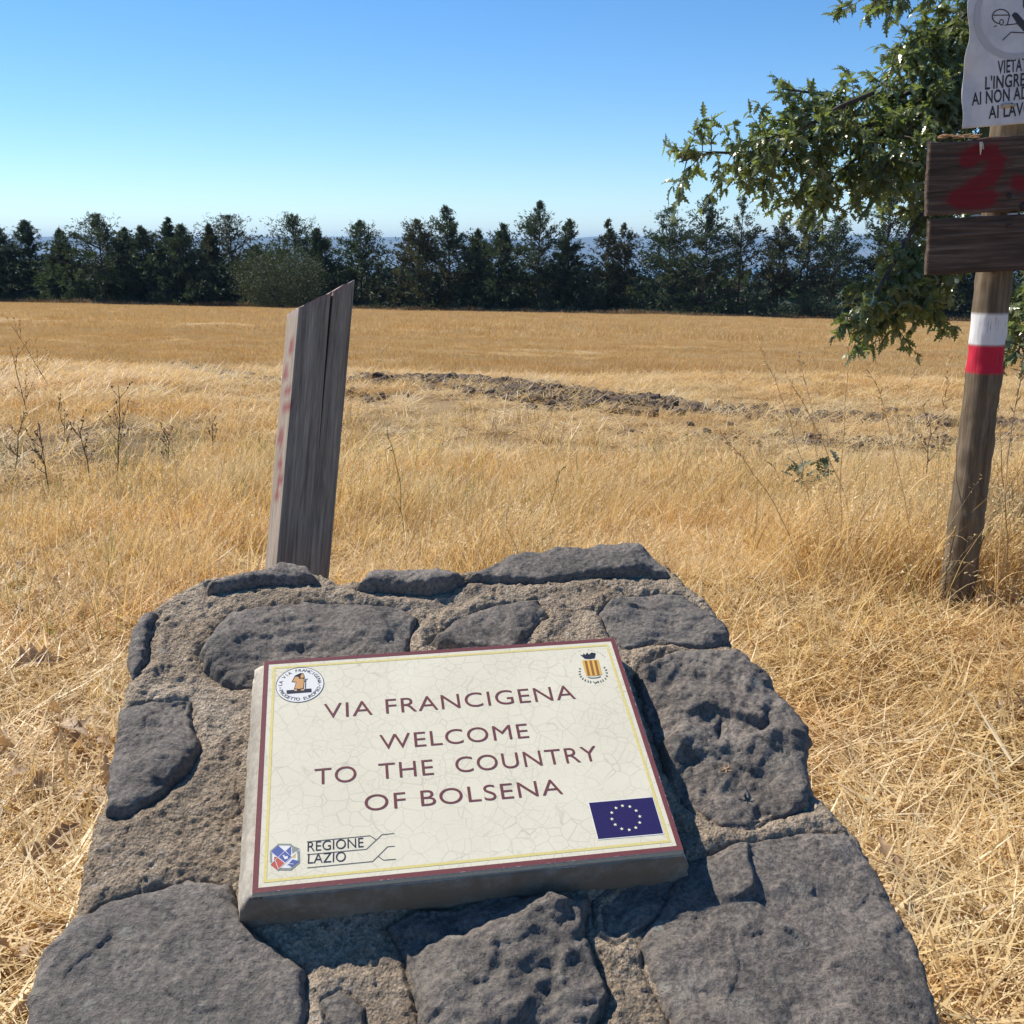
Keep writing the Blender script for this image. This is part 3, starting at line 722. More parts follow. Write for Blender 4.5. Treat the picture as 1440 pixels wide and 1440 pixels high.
# pilgrim emblem
def z5(x, y): return pl((370+x/7.58, 920+y/7.58))
def local_frame(c, ex, ey):
    c = np.array(c); return lambda x, y: tuple(c+np.array(ex)*x+np.array(ey)*y)
def ring(c, r0, r1, z, m, name, par, n=64):
    V = []; 
    for r in (r0, r1):
        for k in range(n): V.append((c[0]+r*math.cos(k*2*PI/n), c[1]+r*math.sin(k*2*PI/n), z))
    F = np.array([[k, n+k, n+(k+1) % n, (k+1) % n] for k in range(n)])
    return link(name, npmesh(name, np.array(V), F, [m], False), par)
def disc(c, r, z, m, name, par, n=48):
    return flat_poly([[(c[0]+r*math.cos(k*2*PI/n), c[1]+r*math.sin(k*2*PI/n)) for k in range(n)]], z, m, name, par)
cpt = np.array(z5(387, 322)); RAD = .5*(np.linalg.norm(np.array(z5(130, 335))-cpt)+np.linalg.norm(np.array(z5(645, 305))-cpt))
pe = disc(cpt, RAD, .0004, M_WHITEP, 'pilgrim_emblem', plaque, 64)
ring(cpt, RAD-.0009, RAD, .0006, M_INK, 'emblem_ring', pe)
def arc_text(txt, c, r, a0, a1, size, z, m, name, par, inward=False, offset=0.0):
    Vs = []; Fs = []; o = 0; n = len(txt)
    for i, ch in enumerate(txt):
        if ch == ' ': continue
        V, F = glyphs(ch, offset); V = V.copy(); V[:, 0] -= (V[:, 0].min()+V[:, 0].max())/2
        V = V*size/.7
        a = a0+(a1-a0)*i/(n-1)
        if inward: V[:, 1] -= size; ux = np.array([-math.sin(a), math.cos(a)]); uy = np.array([-math.cos(a), -math.sin(a)]); V[:, 1] += 0
        else: ux = np.array([math.sin(a), -math.cos(a)]); uy = np.array([math.cos(a), math.sin(a)])
        P = np.array(c)+np.array([math.cos(a), math.sin(a)])*r+V[:, :1]*ux+V[:, 1:2]*uy
        Vs.append(np.column_stack([P, np.full(len(P), z)])); Fs += [tuple(k+o for k in f) for f in F]; o += len(P)
    me = bpy.data.meshes.new(name); me.from_pydata(np.concatenate(Vs).tolist(), [], Fs); me.materials.append(m); return link(name, me, par)
arc_text('LA VIA FRANCIGENA', cpt, RAD*.74, math.radians(176), math.radians(4), RAD*.155, .0006, M_INK, 'ring_lettering', pe, offset=.012)
arc_text('PROGETTO EUROPEO', cpt, RAD*.74+RAD*.0, math.radians(200), math.radians(340), RAD*.155, .0006, M_INK, 'ring_lettering', pe, True, offset=.012)
for aa_ in (188, 352):
    a = math.radians(aa_); ring(cpt+np.array([math.cos(a), math.sin(a)])*RAD*.82, .0004, .0015, .0006, M_GREYL, 'rosette', pe, 12)
def zp(name, pts, m, z=.0007): return flat_poly([[z5(*p) for p in pts]], z, m, name, pe)
zp('plinth_bar', [(242, 386), (508, 364), (510, 402), (245, 424)], M_INK)
zp('robe_outline', [(322, 372), (345, 300), (298, 298), (335, 228), (372, 232), (395, 200), (428, 203), (440, 235), (436, 285), (430, 365), (385, 378)], M_INK, .0006)
zp('robe', [(330, 366), (352, 296), (310, 292), (340, 240), (372, 242), (382, 262), (428, 262), (430, 288), (422, 358), (385, 370)], M_TAN, .0008)
zp('face', [(385, 232), (402, 208), (428, 214), (432, 245), (405, 258)], M_TAN, .0009)
zp('hood', [(378, 240), (395, 203), (425, 204), (405, 215), (392, 242)], M_INK, .0010)
zp('foot', [(322, 392), (340, 372), (356, 376), (352, 395)], M_TAN, .0009); zp('foot', [(392, 388), (408, 368), (430, 372), (432, 388)], M_TAN, .0009)
strokes('staff', [[z5(448, 262), z5(445, 365)], [z5(446, 270), z5(468, 262)], [z5(430, 290), z5(455, 280)]], .0012, .0010, M_INK, pe)
# town crest
def z2(x, y): return pl((780+x/14.4, 890+y/14.4))
cr = flat_poly([[z2(*p) for p in ((520, 510), (850, 492), (885, 640), (917, 790), (860, 805), (760, 822), (600, 818), (560, 680))]], .0005, M_GOLD, 'town_crest', plaque)
for s_ in range(3):
    x0 = 570+s_*97; flat_poly([[z2(x0, 518-s_*5), z2(x0+48, 516-s_*5), z2(x0+110, 808-s_*4), z2(x0+60, 812-s_*4)]], .0007, M_TAN if False else flat_mat('brown_stripe', (.27, .11, .03), .4), 'shield_stripe', cr)
flat_poly([[z2(*p) for p in ((485, 390), (545, 405), (560, 360), (590, 400), (635, 348), (660, 392), (715, 350), (735, 395), (800, 362), (775, 462), (670, 478), (575, 472))]], .0006, M_INK, 'crown', cr)
lv = []
for sgn, pts in ((-1, [(475, 690), (470, 745), (475, 800), (500, 845), (540, 885), (590, 915), (650, 935), (700, 945)]), (1, [(975, 660), (1005, 710), (1015, 770), (1010, 830), (975, 880), (925, 915), (880, 935), (830, 945)])):
    for k, (x, y) in enumerate(pts):
        for q in (-1, 1):
            a = math.atan2(pts[min(k+1, 7)][1]-pts[max(k-1, 0)][1], pts[min(k+1, 7)][0]-pts[max(k-1, 0)][0])+q*.7
            dx, dy = math.cos(a)*34, math.sin(a)*34; nx, ny = -math.sin(a)*11, math.cos(a)*11
            lv.append([z2(x, y), z2(x-dx*.5+nx, y-dy*.5+ny), z2(x-dx, y-dy), z2(x-dx*.5-nx, y-dy*.5-ny)])
flat_poly(lv, .0005, M_GREEN, 'laurel_wreath', cr)
strokes('ribbon', [[z2(640, 848), z2(690, 862), z2(770, 862), z2(840, 850), z2(890, 830)], [z2(740, 935), z2(790, 975)], [z2(830, 935), z2(790, 955)]], .0014, .0006, M_GREEN, cr)
cpt = np.array(z2(668, 560)); r2 = np.linalg.norm(np.array(z2(650, 285))-cpt)
arc_text('CITTA DI BOLSENA', cpt, r2*.93, math.radians(168), math.radians(22), .0028, .0005, M_GREYL, 'ring_lettering', cr)
# European flag
def z4(x, y): return pl((780+x/7.2, 1080+y/7.2))
fl = flat_poly([[z4(303, 325), z4(942, 262), z4(1043, 625), z4(390, 690)]], .0005, M_BLUE, 'european_flag', plaque)
M_GLAZEW = flat_mat('white_halo', (.68, .67, .60), .3)
strokes('flag_edge', [[z4(303-3, 325-4), z4(942+2, 262-4)], [z4(942+3, 262), z4(1043+4, 625)], [z4(1046, 629), z4(388, 694)], [z4(386, 690), z4(299, 325)]], .0016, .0004, M_GLAZEW, fl)
star_me = None
for p in [(638, 352), (712, 360), (775, 400), (810, 458), (808, 520), (768, 572), (702, 595), (627, 585), (562, 543), (530, 487), (530, 423), (573, 375)]:
    c = z4(*p)
    if star_me is None:
        o = flat_poly([[( .0030*(1 if k % 2 == 0 else .42)*math.sin(k*PI/5), .0030*(1 if k % 2 == 0 else .42)*math.cos(k*PI/5)) for k in range(10)]], 0, M_STAR, 'star', fl)
        star_me = o.data
    else: o = link('star', star_me, fl)
    o.location = (c[0], c[1], .0008)

# ------------------------------------------------------------------ left leaning post
def left_post():
    d = 2.42
    a = at(417, 805, d); b = at(450, 430, d)
    ax = (b-a)/np.linalg.norm(b-a); gzv = float(gz(a[0], a[1])); a = a+ax*((gzv-a[2])/ax[2])
    t = thing('leaning_wooden_post', 'weathered grey square post with slanted top, leaning behind the stone monument', 'post', tuple(a))
    toc = -a.copy(); phi = math.radians(26)
    X0 = np.array([math.cos(phi), math.sin(phi), 0.]); Y0 = np.cross(ax, X0); Y0 /= np.linalg.norm(Y0); X0 = np.cross(Y0, ax)
    M = Matrix(((*X0,), (*Y0,), (*ax,))).transposed().to_4x4(); M.translation = Vector(a); t.matrix_world = M
    Wd, Dp = .128, .115
    top = (np.linalg.norm(at(495, 392, d)-a))
    H = float((at(492, 395, d)-a)@ax)
    nz = 90; V = []; pa = []
    cs = []                                   # cross-section, going round; notch on the front (y=-Dp/2)
    fr = np.unique(np.r_[np.linspace(-.5, .5, 15), np.linspace(.02, .16, 43)])
    for k, z in enumerate(np.linspace(-.15, 1, nz)):
        ring = []
        notch = float(sstep(.73, .97, z))
        for x in fr:
            nx = .095+.008*math.sin(z*11)-.02*(1-z); dd = 0
            wn = .004+.017*notch
            dd = notch*.05*max(0, 1-abs(x-nx)/wn)**.8 if abs(x-nx) < wn else 0
            ring.append((x*Wd, -Dp/2+dd))
        for y in np.linspace(-.5, .5, 9)[1:]: ring.append((Wd/2, y*Dp))
        for x in np.linspace(.5, -.5, 9)[1:]: ring.append((x*Wd, Dp/2))
        for y in np.linspace(.5, -.5, 9)[1:-1]: ring.append((-Wd/2, y*Dp))
        ring = np.array(ring)
        rc = np.hypot(ring[:, 0]/(Wd/2), ring[:, 1]/(Dp/2)); ring *= np.where(rc > 1.3, .975, 1)[:, None]
        zz = z*H
        topz = H-(.5-ring[:, 0]/Wd)*.088
        Z = np.where(z > 0, z*topz, zz)
        nzv = .0012*fbm(ring[:, 0]*60, ring[:, 1]*60, z*3, 5, 3)
        Z = Z+ (z > .995)*.004*fbm(ring[:, 0]*90, ring[:, 1]*90, 0, 6, 3)
        V.append(np.column_stack([ring[:, 0]*(1+nzv*8), ring[:, 1]*(1+nzv*8), Z]))
    n = len(ring); V = np.concatenate(V); F = [grid_faces(nz, n, wrap=True)]
    V = np.concatenate([V, [[0, 0, H-.045]]]); j = np.arange(n)
    F.append(np.stack([(nz-1)*n+j, (nz-1)*n+(j+1) % n, np.full(n, nz*n)], -1))
    x, y, z = V.T
    # red paint dabs on the left face, faint red on the cut top
    left = (x < -Wd*.47)
    fz = z/H; r = np.zeros(len(V))
    for c, s, yy in ((.888, .016, -.015), (.850, .014, .02), (.820, .012, -.01), (.795, .014, .0), (.800, .008, -.04), (.750, .02, .015), (.712, .016, .0), (.690, .016, -.015), (.668, .012, .0)):
        r = np.maximum(r, np.exp(-((fz-c)/s)**2*1.5-((y+.01-yy)/.036)**2))
    paint = .75*left*sstep(.42, .72, r+.25*fbm(y*50, z*30, 0, 8, 3))
    topf = (np.abs(z-(H-(.5-x/Wd)*.088)) < .01)
    paint = np.maximum(paint, topf*.35*sstep(-.1, .3, vn(x*25, y*60, 0, 9)))
    me = npmesh('post_body', V, F, [wood_mat('grey_post_wood', (.31, .245, .185), (.47, .40, .32), (95, 95, 4.0), (.20, .012, .030), .5)], False, {'paint': paint, 'white': left*.08*(1+.5*fbm(y*40, z*3, 0, 19, 3))+topf*.15})  # left face and cut top whitened: sunlight put into the colour
    link('post_body', me, t)
left_post()

# ------------------------------------------------------------------ right sign post
RP = at(1344, 835, 4.35); RPX, RPY = RP[0], RP[1]; RPZ = float(gz(RPX, RPY))
def right_post():
    t = thing('trail_post', 'round weathered timber post with white and red painted bands in the dry grass', 'post', (RPX, RPY, RPZ))
    top = 1.98; nz = 160
    pts = [(0.012*math.sin(k/nz*3)+.0*k, 0, -.2+(top+.2)*k/(nz-1)) for k in range(nz)]
    rad = [.070-.004*k/nz+.0015*math.sin(k*.3) for k in range(nz)]
    V, F = tube(pts, rad, 40, noise=.05, seed=3)
    # long drying crack
    ang = np.arctan2(V[:, 1], V[:, 0]); dz = V[:, 2]
    cr = np.exp(-((ang+1.15+.12*np.sin(dz*4))/.05)**2)*sstep(.1, .5, dz)
    V[:, :2] *= (1-.16*cr)[:, None]
    me_z = lambda py: float((at(1385, py, 4.3))[2]-RPZ)
    zw1, zw0, zr0 = me_z(436), me_z(477), me_z(517)
    w_ = .003*fbm(ang*2, dz*0, 0, 4, 3)+.0012*vn(ang*10, 0*dz, 0, 5)
    white = sstep(zw1+.002, zw1-.002, dz+w_)*sstep(zw0-.002, zw0+.002, dz+w_)
    red = sstep(zw0+.002, zw0-.002, dz+w_)*sstep(zr0-.002, zr0+.002, dz-w_)
    M = wood_mat('round_post_wood', (.15, .115, .075), (.27, .215, .15), (38, 38, 2.0), (.50, .015, .045), .5)
    link('post_body', npmesh('post_body', V, F, [M], True, {'paint': red, 'white': white}), t)
right_post()
def aty(px, py, Y): r = ray(px, py); return r*(Y/r[1])
def boards():
    D = RPY-.118
    M = wood_mat('board_wood', (.085, .058, .044), (.19, .145, .115), (2.2, 60, 60), (.17, .010, .016), .45)
    hd = thing('number_board', 'two dark planks on the trail post, the upper sprayed with a red 2', 'sign', (0, 0, 0))
    c = aty(1402, 292, D)
    ux = aty(1440, 299, D)-aty(1305, 306, D); ux = ux/np.linalg.norm(ux); ux[1] = 0; ux /= np.linalg.norm(ux)
    uy = np.array([0., 1., 0.]); uy -= ux*(uy@ux); uy /= np.linalg.norm(uy); uz = np.cross(ux, uy)
    Mx = Matrix(((*ux,), (*uy,), (*uz,))).transposed().to_4x4(); Mx.translation = Vector(c); hd.matrix_world = Mx
    inv = np.linalg.inv(np.array([ux, uy, uz]).T)
    def loc(px, py): r = ray(px, py); k = (c@uy)/(r@uy); q = inv@(r*k-c); return q[0], q[2]
    def plank(z0l, z1l, xl, xr, name, label=None, two=False):
        nx, nzz = 150, 70; th = .028
        X, Z = np.meshgrid(np.linspace(0, 1, nx), np.linspace(0, 1, nzz), indexing='xy')
        xx = xl+(xr-xl)*X; zz = z0l+(z1l-z0l)*Z
        e = np.minimum(np.minimum(X, 1-X)*(xr-xl), np.minimum(Z, 1-Z)*(z1l-z0l))
        xx = xx+.003*fbm(zz*30, X*0+xl, 0, 3, 3)*(np.abs(X-.5)*2)**8; zz = zz+.004*fbm(xx*14, Z*0+z0l*9, 0, 4, 4)*(np.abs(Z-.5)*2)**6
        yf = -.0012*fbm(xx*6, zz*110, 0, 5, 3)+.004*np.clip(1-e/.004, 0, 1)
        if two:   # splintered upper edge
            sp = np.exp(-((xx-(xl+.09))/.09)**2); zz = zz-.012*sp*(Z > .97); yf = yf+.01*sp*np.clip((Z-.94)/.06, 0, 1)
        Vf = np.stack([xx, yf, zz], -1).reshape(-1, 3); Vb = np.stack([xx, np.full_like(xx, th), zz], -1).reshape(-1, 3)
        g = grid_faces(nzz, nx)
        per = np.concatenate([np.arange(nx), (np.arange(1, nzz))*nx+nx-1, (nzz-1)*nx+np.arange(nx-2, -1, -1), np.arange(nzz-2, 0, -1)*nx])
        nn = nx*nzz; pr = np.roll(per, -1); side = np.stack([per, per+nn, pr+nn, pr], -1)
        V = np.concatenate([Vf, Vb]); F = np.concatenate([g, g[:, ::-1]+nn, side])
        paint = np.zeros(len(V))
        if two:
            P2 = [loc(*p) for p in ((1362, 222), (1378, 214), (1395, 214), (1402, 228), (1392, 248), (1365, 268), (1345, 280), (1372, 281), (1390, 279))]
            d = line_d(V[:, 0], V[:, 2], P2)
            P3 = [loc(*p) for p in ((1432, 258), (1448, 262), (1452, 275))]; d = np.minimum(d, line_d(V[:, 0], V[:, 2], P3)+.004)
            paint = sstep(.044, .022, d+.010*fbm(V[:, 0]*30, V[:, 2]*70, 0, 12, 3))*.9
            paint = np.maximum(paint, .35*sstep(.075, .04, d)*(fbm(V[:, 0]*80, V[:, 2]*80, 0, 13, 2) > .1))
        o = link(name, npmesh(name, V, F, [M], False, {'paint': paint, 'white': np.zeros(len(V))}), hd)
        if label: o['label'] = label
    xl, z_t = loc(1308, 196); _, z_m1 = loc(1305, 303); _, z_m0 = loc(1305, 308); xl2, z_b = loc(1303, 387)
    plank(z_m1, z_t, xl, xl+.60, 'plank', 'upper plank with a sprayed red 2', True)
    plank(z_b, z_m0, xl2+.002, xl2+.59, 'plank', 'lower bare plank')
    # splinters, bright raw wood at the top edge, nail heads
    Ms = flat_mat('raw_splinter', (.40, .24, .12), .7); rg = np.random.default_rng(2); parts = []
    for k in range(26):
        x0, z0 = loc(1318+rg.uniform(0, 55), 194+rg.uniform(-3, 1)); L = rg.uniform(.02, .05); h = rg.uniform(.001, .004)
        a = np.array([x0, rg.uniform(0, .02), z0+rg.uniform(-.002, .004)]); b = a+np.array([L, 0, rg.uniform(-.003, .008)])
        parts.append(tube([a, (a+b)/2, b], [h*.3, h, h*.2], 4))
    V, F = merge(parts); link('splinters', npmesh('splinters', V, F, [Ms], False), hd)
    x0, z0 = loc(1379, 200); parts = [tube([(x0, -.004, z0), (x0-.001, -.008, z0-.02), (x0, -.004, z0-.045)], [.006, .005, .001], 5), tube([(x0+.006, -.003, z0-.004), (x0+.010, -.005, z0-.025)], [.003, .002], 4)]
    V, F = merge(parts); link('splinter', npmesh('splinter', V, F, [flat_mat('pale_splinter', (.62, .56, .46), .6)], False), hd)
    Mr = flat_mat('rusty_nail', (.05, .025, .018), .6)
    for p in ((1419, 318),):
        x0, z0 = loc(*p); V, F = tube([(x0, -.006, z0), (x0, .004, z0)], [.009, .009], 12); link('nail_head', npmesh('nail_head', V, F, [Mr]), hd)
    for p in ((1374, 303), (1426, 301)):
        x0, z0 = loc(*p); V, F = tube([(x0-.018, .012, z0), (x0, .010, z0), (x0+.018, .012, z0+.001)], [.004, .005, .004], 6); link('wood_chip', npmesh('wood_chip', V, F, [flat_mat('pale_chip', (.6, .57, .5), .7)]), hd)
    for p, r in (((1419, 275), .012), ((1440, 290), .018)):
        x0, z0 = loc(*p); V, F = tube([(x0, -.003, z0), (x0, .002, z0)], [r*.8, r], 14); link('knot', npmesh('knot', V, F, [flat_mat('dark_knot', (.025, .018, .015), .8)]), hd)
boards()
def warning_sign():
    D = RPY-.125
    t = thing('warning_sign', 'curled white notice with black lettering and hand pictogram above the planks', 'sign', (0, 0, 0))
    c = aty(1426, 60, D); ang = math.radians(4.5)
    ux = np.array([math.cos(ang), 0, math.sin(ang)]); uy = np.array([0, 1., 0]); uz = np.cross(ux, uy)
    Mx = Matrix(((*ux,), (*uy,), (*uz,))).transposed().to_4x4(); Mx.translation = Vector(c); t.matrix_world = Mx
    inv = np.linalg.inv(np.array([ux, uy, uz]).T)
    def loc(px, py): r = ray(px, py); k = c[1]/r[1]; q = inv@(r*k-c); return q[0], q[2]
    xl, zb = loc(1353, 181); _, zt = loc(1365, -120); xr = xl+.435
    def bend(x, z): return -.008*np.sin((x-xl)*7+z*3)+.008*np.exp(-((z-zb-.17)/.06)**2-((x-xl)/.05)**2) - .006*np.exp(-(x-xl)/.02)*np.sin(z*16)
    X, Z = np.meshgrid(np.linspace(0, 1, 70), np.linspace(0, 1, 110), indexing='xy')
    edge = .010*np.exp(-((Z*(zt-zb)-.30)/.05)**2)+.012*(Z)+.003*np.sin(Z*30)
    xx = xl+edge*(1-X)+(xr-xl)*X; zz = zb+(zt-zb)*Z
    yy = bend(xx, zz)
    Vf = np.stack([xx, yy, zz], -1).reshape(-1, 3); Vb = Vf+np.array([0, .002, 0]); g = grid_faces(110, 70); nn = len(Vf)
    per = np.concatenate([np.arange(70), np.arange(1, 110)*70+69, 109*70+np.arange(68, -1, -1), np.arange(108, 0, -1)*70]); pr = np.roll(per, -1)
    F = np.concatenate([g, g[:, ::-1]+nn, np.stack([per, per+nn, pr+nn, pr], -1)])
    m, n, b = mat('plastic_sheet'); co = coords(n)
    cc = ramp(n, noise(n, co, 8, 5, .6), [(.35, (.50, .49, .50)), (.6, (.66, .65, .66))]); n.links.new(cc, b.inputs['Base Color']); b.inputs['Roughness'].default_value = .45
    link('sheet', npmesh('sheet', np.concatenate([Vf, Vb]), F, [m]), t)
    MB = flat_mat('black_sign_print', (.022, .022, .028), .5); MG = flat_mat('faded_ring_print', (.46, .45, .46), .5)
    def wrap(o):
        me = o.data; V = np.empty(len(me.vertices)*3); me.vertices.foreach_get('co', V); V = V.reshape(-1, 3)
        x, z = V[:, 0].copy(), V[:, 1].copy(); h = V[:, 2].copy()
        V[:, 0] = x; V[:, 2] = z; V[:, 1] = bend(x, z)-.0012-h; me.vertices.foreach_set('co', V.ravel()); me.update()
    for txt, a, bb, cap in (('VIETATO', (1402, 104), (1453, 98), .042), ("L'INGRESSO", (1385, 126), (1467, 118), .042),
                            ('AI NON ADDETTI', (1367, 148), (1484, 134), .042), ('AI LAVORI', (1390, 167), (1463, 159), .042)):
        for o in text_obj('lettering', txt, loc(*a), loc(*bb), cap, 0, MB, t, .018, 1.05): wrap(o)
    def P(name, loops, m_): o = flat_poly([[loc(*p) for p in lp] for lp in loops], 0, m_, name, t); wrap(o)
    cx, cz = loc(1432, 17); R = .160
    o = ring((cx, cz), R-.022, R, 0, MG, 'prohibition_ring', t, 72); wrap(o)
    def SL(name, lines, wd): o = strokes(name, [[loc(*p) for p in l] for l in lines], wd, 0.0002, MB, t); wrap(o)
    # workman's head with helmet, body line, raised hand
    hd = [(1397+12*math.cos(a)+9, 24+10*math.sin(a)) for a in np.linspace(PI*.55, PI*2.02, 16)]
    SL('workman_head', [hd, [(1396, 22), (1418, 22)], [(1418, 22), (1415, 36)], [(1397, 38), (1400, 37)]], .0035)
    SL('workman_ear', [[(1407+2.6*math.cos(a), 32+4*math.sin(a)) for a in np.linspace(0, 2*PI, 10)]], .003)
    SL('workman_arm', [[(1412, 36), (1430, 34)]], .0035); SL('workman_body', [[(1409, 57), (1420, 46), (1442, 47)]], .0035)
    P('raised_hand', [[(1421, 22), (1425, 18), (1429, 19), (1444, 36), (1456, 44), (1456, 58), (1440, 47), (1430, 36)]], MB)
    P('raised_hand', [[(1437, -16), (1460, -20), (1462, 14), (1450, 20), (1437, 11)]], MB)
    x0, z0 = loc(1420, 148); V, F = tube([(x0, bend(x0, z0)-.008, z0), (x0, bend(x0, z0)+.004, z0)], [.007, .009], 12)
    link('nail_head', npmesh('nail_head', V, F, [flat_mat('rust', (.09, .035, .02), .7)]), t)
    x0, z0 = loc(1415, 149); V, F = tube([(x0-.02, bend(x0, z0)-.002, z0), (x0, bend(x0, z0)-.003, z0+.002), (x0+.03, bend(x0, z0)-.002, z0)], [.009, .010, .006], 6)
    link('tape_patch', npmesh('tape_patch', V, F, [flat_mat('tape', (.45, .38, .30), .6)]), t)
warning_sign()

# ------------------------------------------------------------------ grass
def proto_collection(name, meshes):
    col = bpy.data.collections.new(name)
    for i, me in enumerate(meshes):
        o = bpy.data.objects.new('%s_%02d' % (name, i), me); col.objects.link(o)
    return col
def scatter(name, col, P, rot, scl, idx, **kw):
    me = bpy.data.meshes.new(name); P = np.ascontiguousarray(P, np.float32); me.vertices.add(len(P)); me.vertices.foreach_set('co', P.ravel())
    a = me.attributes.new('rot', 'FLOAT_VECTOR', 'POINT'); a.data.foreach_set('vector', np.ascontiguousarray(rot, np.float32).ravel())
    a = me.attributes.new('scl', 'FLOAT_VECTOR', 'POINT'); a.data.foreach_set('vector', np.ascontiguousarray(scl, np.float32).ravel())
    a = me.attributes.new('idx', 'INT', 'POINT'); a.data.foreach_set('value', np.ascontiguousarray(idx, np.int32))
    o = link(name, me, **kw)
    ng = bpy.data.node_groups.new(name, 'GeometryNodeTree')
    ng.interface.new_socket('Geometry', in_out='INPUT', socket_type='NodeSocketGeometry'); ng.interface.new_socket('Geometry', in_out='OUTPUT', socket_type='NodeSocketGeometry')
    gi = ng.nodes.new('NodeGroupInput'); go = ng.nodes.new('NodeGroupOutput'); ip = ng.nodes.new('GeometryNodeInstanceOnPoints'); ci = ng.nodes.new('GeometryNodeCollectionInfo')
    ci.inputs['Collection'].default_value = col; ci.inputs['Separate Children'].default_value = True; ci.inputs['Reset Children'].default_value = True
    def na(n, t): x = ng.nodes.new('GeometryNodeInputNamedAttribute'); x.data_type = t; x.inputs[0].default_value = n; return next(s for s in x.outputs if s.enabled and s.name == 'Attribute')
    er = ng.nodes.new('FunctionNodeEulerToRotation')
    L = ng.links.new
    L(gi.outputs[0], ip.inputs['Points']); L(ci.outputs[0], ip.inputs['Instance']); ip.inputs['Pick Instance'].default_value = True
    L(na('idx', 'INT'), ip.inputs['Instance Index']); L(na('rot', 'FLOAT_VECTOR'), er.inputs[0]); L(er.outputs[0], ip.inputs['Rotation']); L(na('scl', 'FLOAT_VECTOR'), ip.inputs['Scale'])
    L(ip.outputs[0], go.inputs[0])
    md = o.modifiers.new('scatter', 'NODES'); md.node_group = ng
    return o
def tuft(seed, n, rad, L0, L1, lean0, lean1, w0, w1, seeds=.0, wind=None, mats=(M_STRAW,), tone=(0, 1), S_=4):
    rg = np.random.default_rng(seed)
    rr = rad*np.sqrt(rg.random(n)); a = rg.random(n)*2*PI
    base = np.column_stack([rr*np.cos(a), rr*np.sin(a), np.full(n, -.015)])
    az = rg.random(n)*2*PI if wind is None else rg.normal(wind, 1.25, n)
    L = rg.uniform(L0, L1, n)
    a0 = rg.uniform(0, lean0, n); a1 = a0+rg.uniform(.1, lean1, n)
    V, F, P = ribbons(base, az, L, a0, a1, rg.uniform(w0, w1, n), S_, rg.uniform(-1.2, 1.2, n))
    tn = np.repeat(rg.uniform(*tone, n), (S_+1)*2)
    parts = [(V, F)]; tones = [tn]
    ns = int(n*seeds)
    if ns:
        k = rg.choice(n, ns, False); bs = []; azs = []
        for j in range(6):
            f = j/6*.8; p = P[k, -1]*(1-f)+P[k, -2]*f; bs.append(p); azs.append(rg.random(ns)*2*PI)
        bs = np.concatenate(bs); azs = np.concatenate(azs); m_ = len(azs)
        V2, F2, _ = ribbons(bs, azs, rg.uniform(.012, .024, m_), rg.uniform(.2, 1.2, m_), rg.uniform(1.0, 2.6, m_), rg.uniform(.003, .0055, m_), 2, rg.uniform(-1, 1, m_))
        parts.append((V2, F2)); tones.append(np.repeat(rg.uniform(.7, 1., m_), 6))
    V, F = merge(parts)
    return npmesh('tuft', V, F, list(mats), False, {'tone': np.concatenate(tones)})
def litter(seed, n, rad, L0, L1, w0, w1, hgt=.05):
    rg = np.random.default_rng(seed); rr = rad*np.sqrt(rg.random(n)); a = rg.random(n)*2*PI
    base = np.column_stack([rr*np.cos(a), rr*np.sin(a), rg.uniform(0.0, hgt, n)])
    lean = rg.uniform(1.15, 1.62, n); bow = rg.normal(0, .28, n)
    V, F, _ = ribbons(base, rg.random(n)*2*PI, rg.uniform(L0, L1, n)**1.0, lean, lean+bow, rg.uniform(w0, w1, n), 3, rg.uniform(-.6, .6, n))
    return npmesh('litter', V, F, [M_STRAW], False, {'tone': np.repeat(rg.beta(1.9, .95, n), 8)})
TALL = proto_collection('tall_tuft', [tuft(10+i, 34, .13, .20, .52, .55, 1.25, .0024, .0062, .30, .2) for i in range(6)])
MID = proto_collection('mid_tuft', [tuft(30+i, 46, .13, .07, .25, .9, 1.4, .0026, .0062, .1, None) for i in range(5)])
LITTER = proto_collection('litter_tuft', [litter(50+i, 62, .17, .04, .26, .0026, .0078, .07) for i in range(6)])
FIELD = proto_collection('field_tuft', [tuft(70+i, 130, .55, .07, .19, .5, .9, .006, .012, .0, None, (M_STRAW_FIELD,), S_=2) for i in range(5)])
OATS = proto_collection('oat_tuft', [tuft(110+i, 4, .08, .40, .72, .45, .9, .0028, .0045, 1.0, .2, tone=(.6, 1), S_=6) for i in range(5)])
BROWN = proto_collection('brown_tuft', [tuft(130+i, 5, .10, .22, .50, .3, .6, .003, .0045, 1.0, None, (M_WEED,)) for i in range(4)])
GREEN = proto_collection('green_tuft', [tuft(90+i, 7, .05, .22, .48, .25, .7, .003, .005, .3, None, (M_GREENBLADE,)) for i in range(4)])
def in_mon(x, y, m=0.0):
    u = (x-O[0]); 
    return (x > -.72-m) & (x < .66+m) & (y > .55-m) & (y < 2.08+m)
def pts_in(n, y0, y1, seed, k=.62, pad=1.0):
    n = int(n*1.3); k = k*1.3; rg = np.random.default_rng(seed); y = np.sqrt(rg.uniform(max(y0, 0)**2, y1**2, n*2)); x = rg.uniform(-1, 1, n*2)*(k*y+pad)
    return x[:n], y[:n], rg
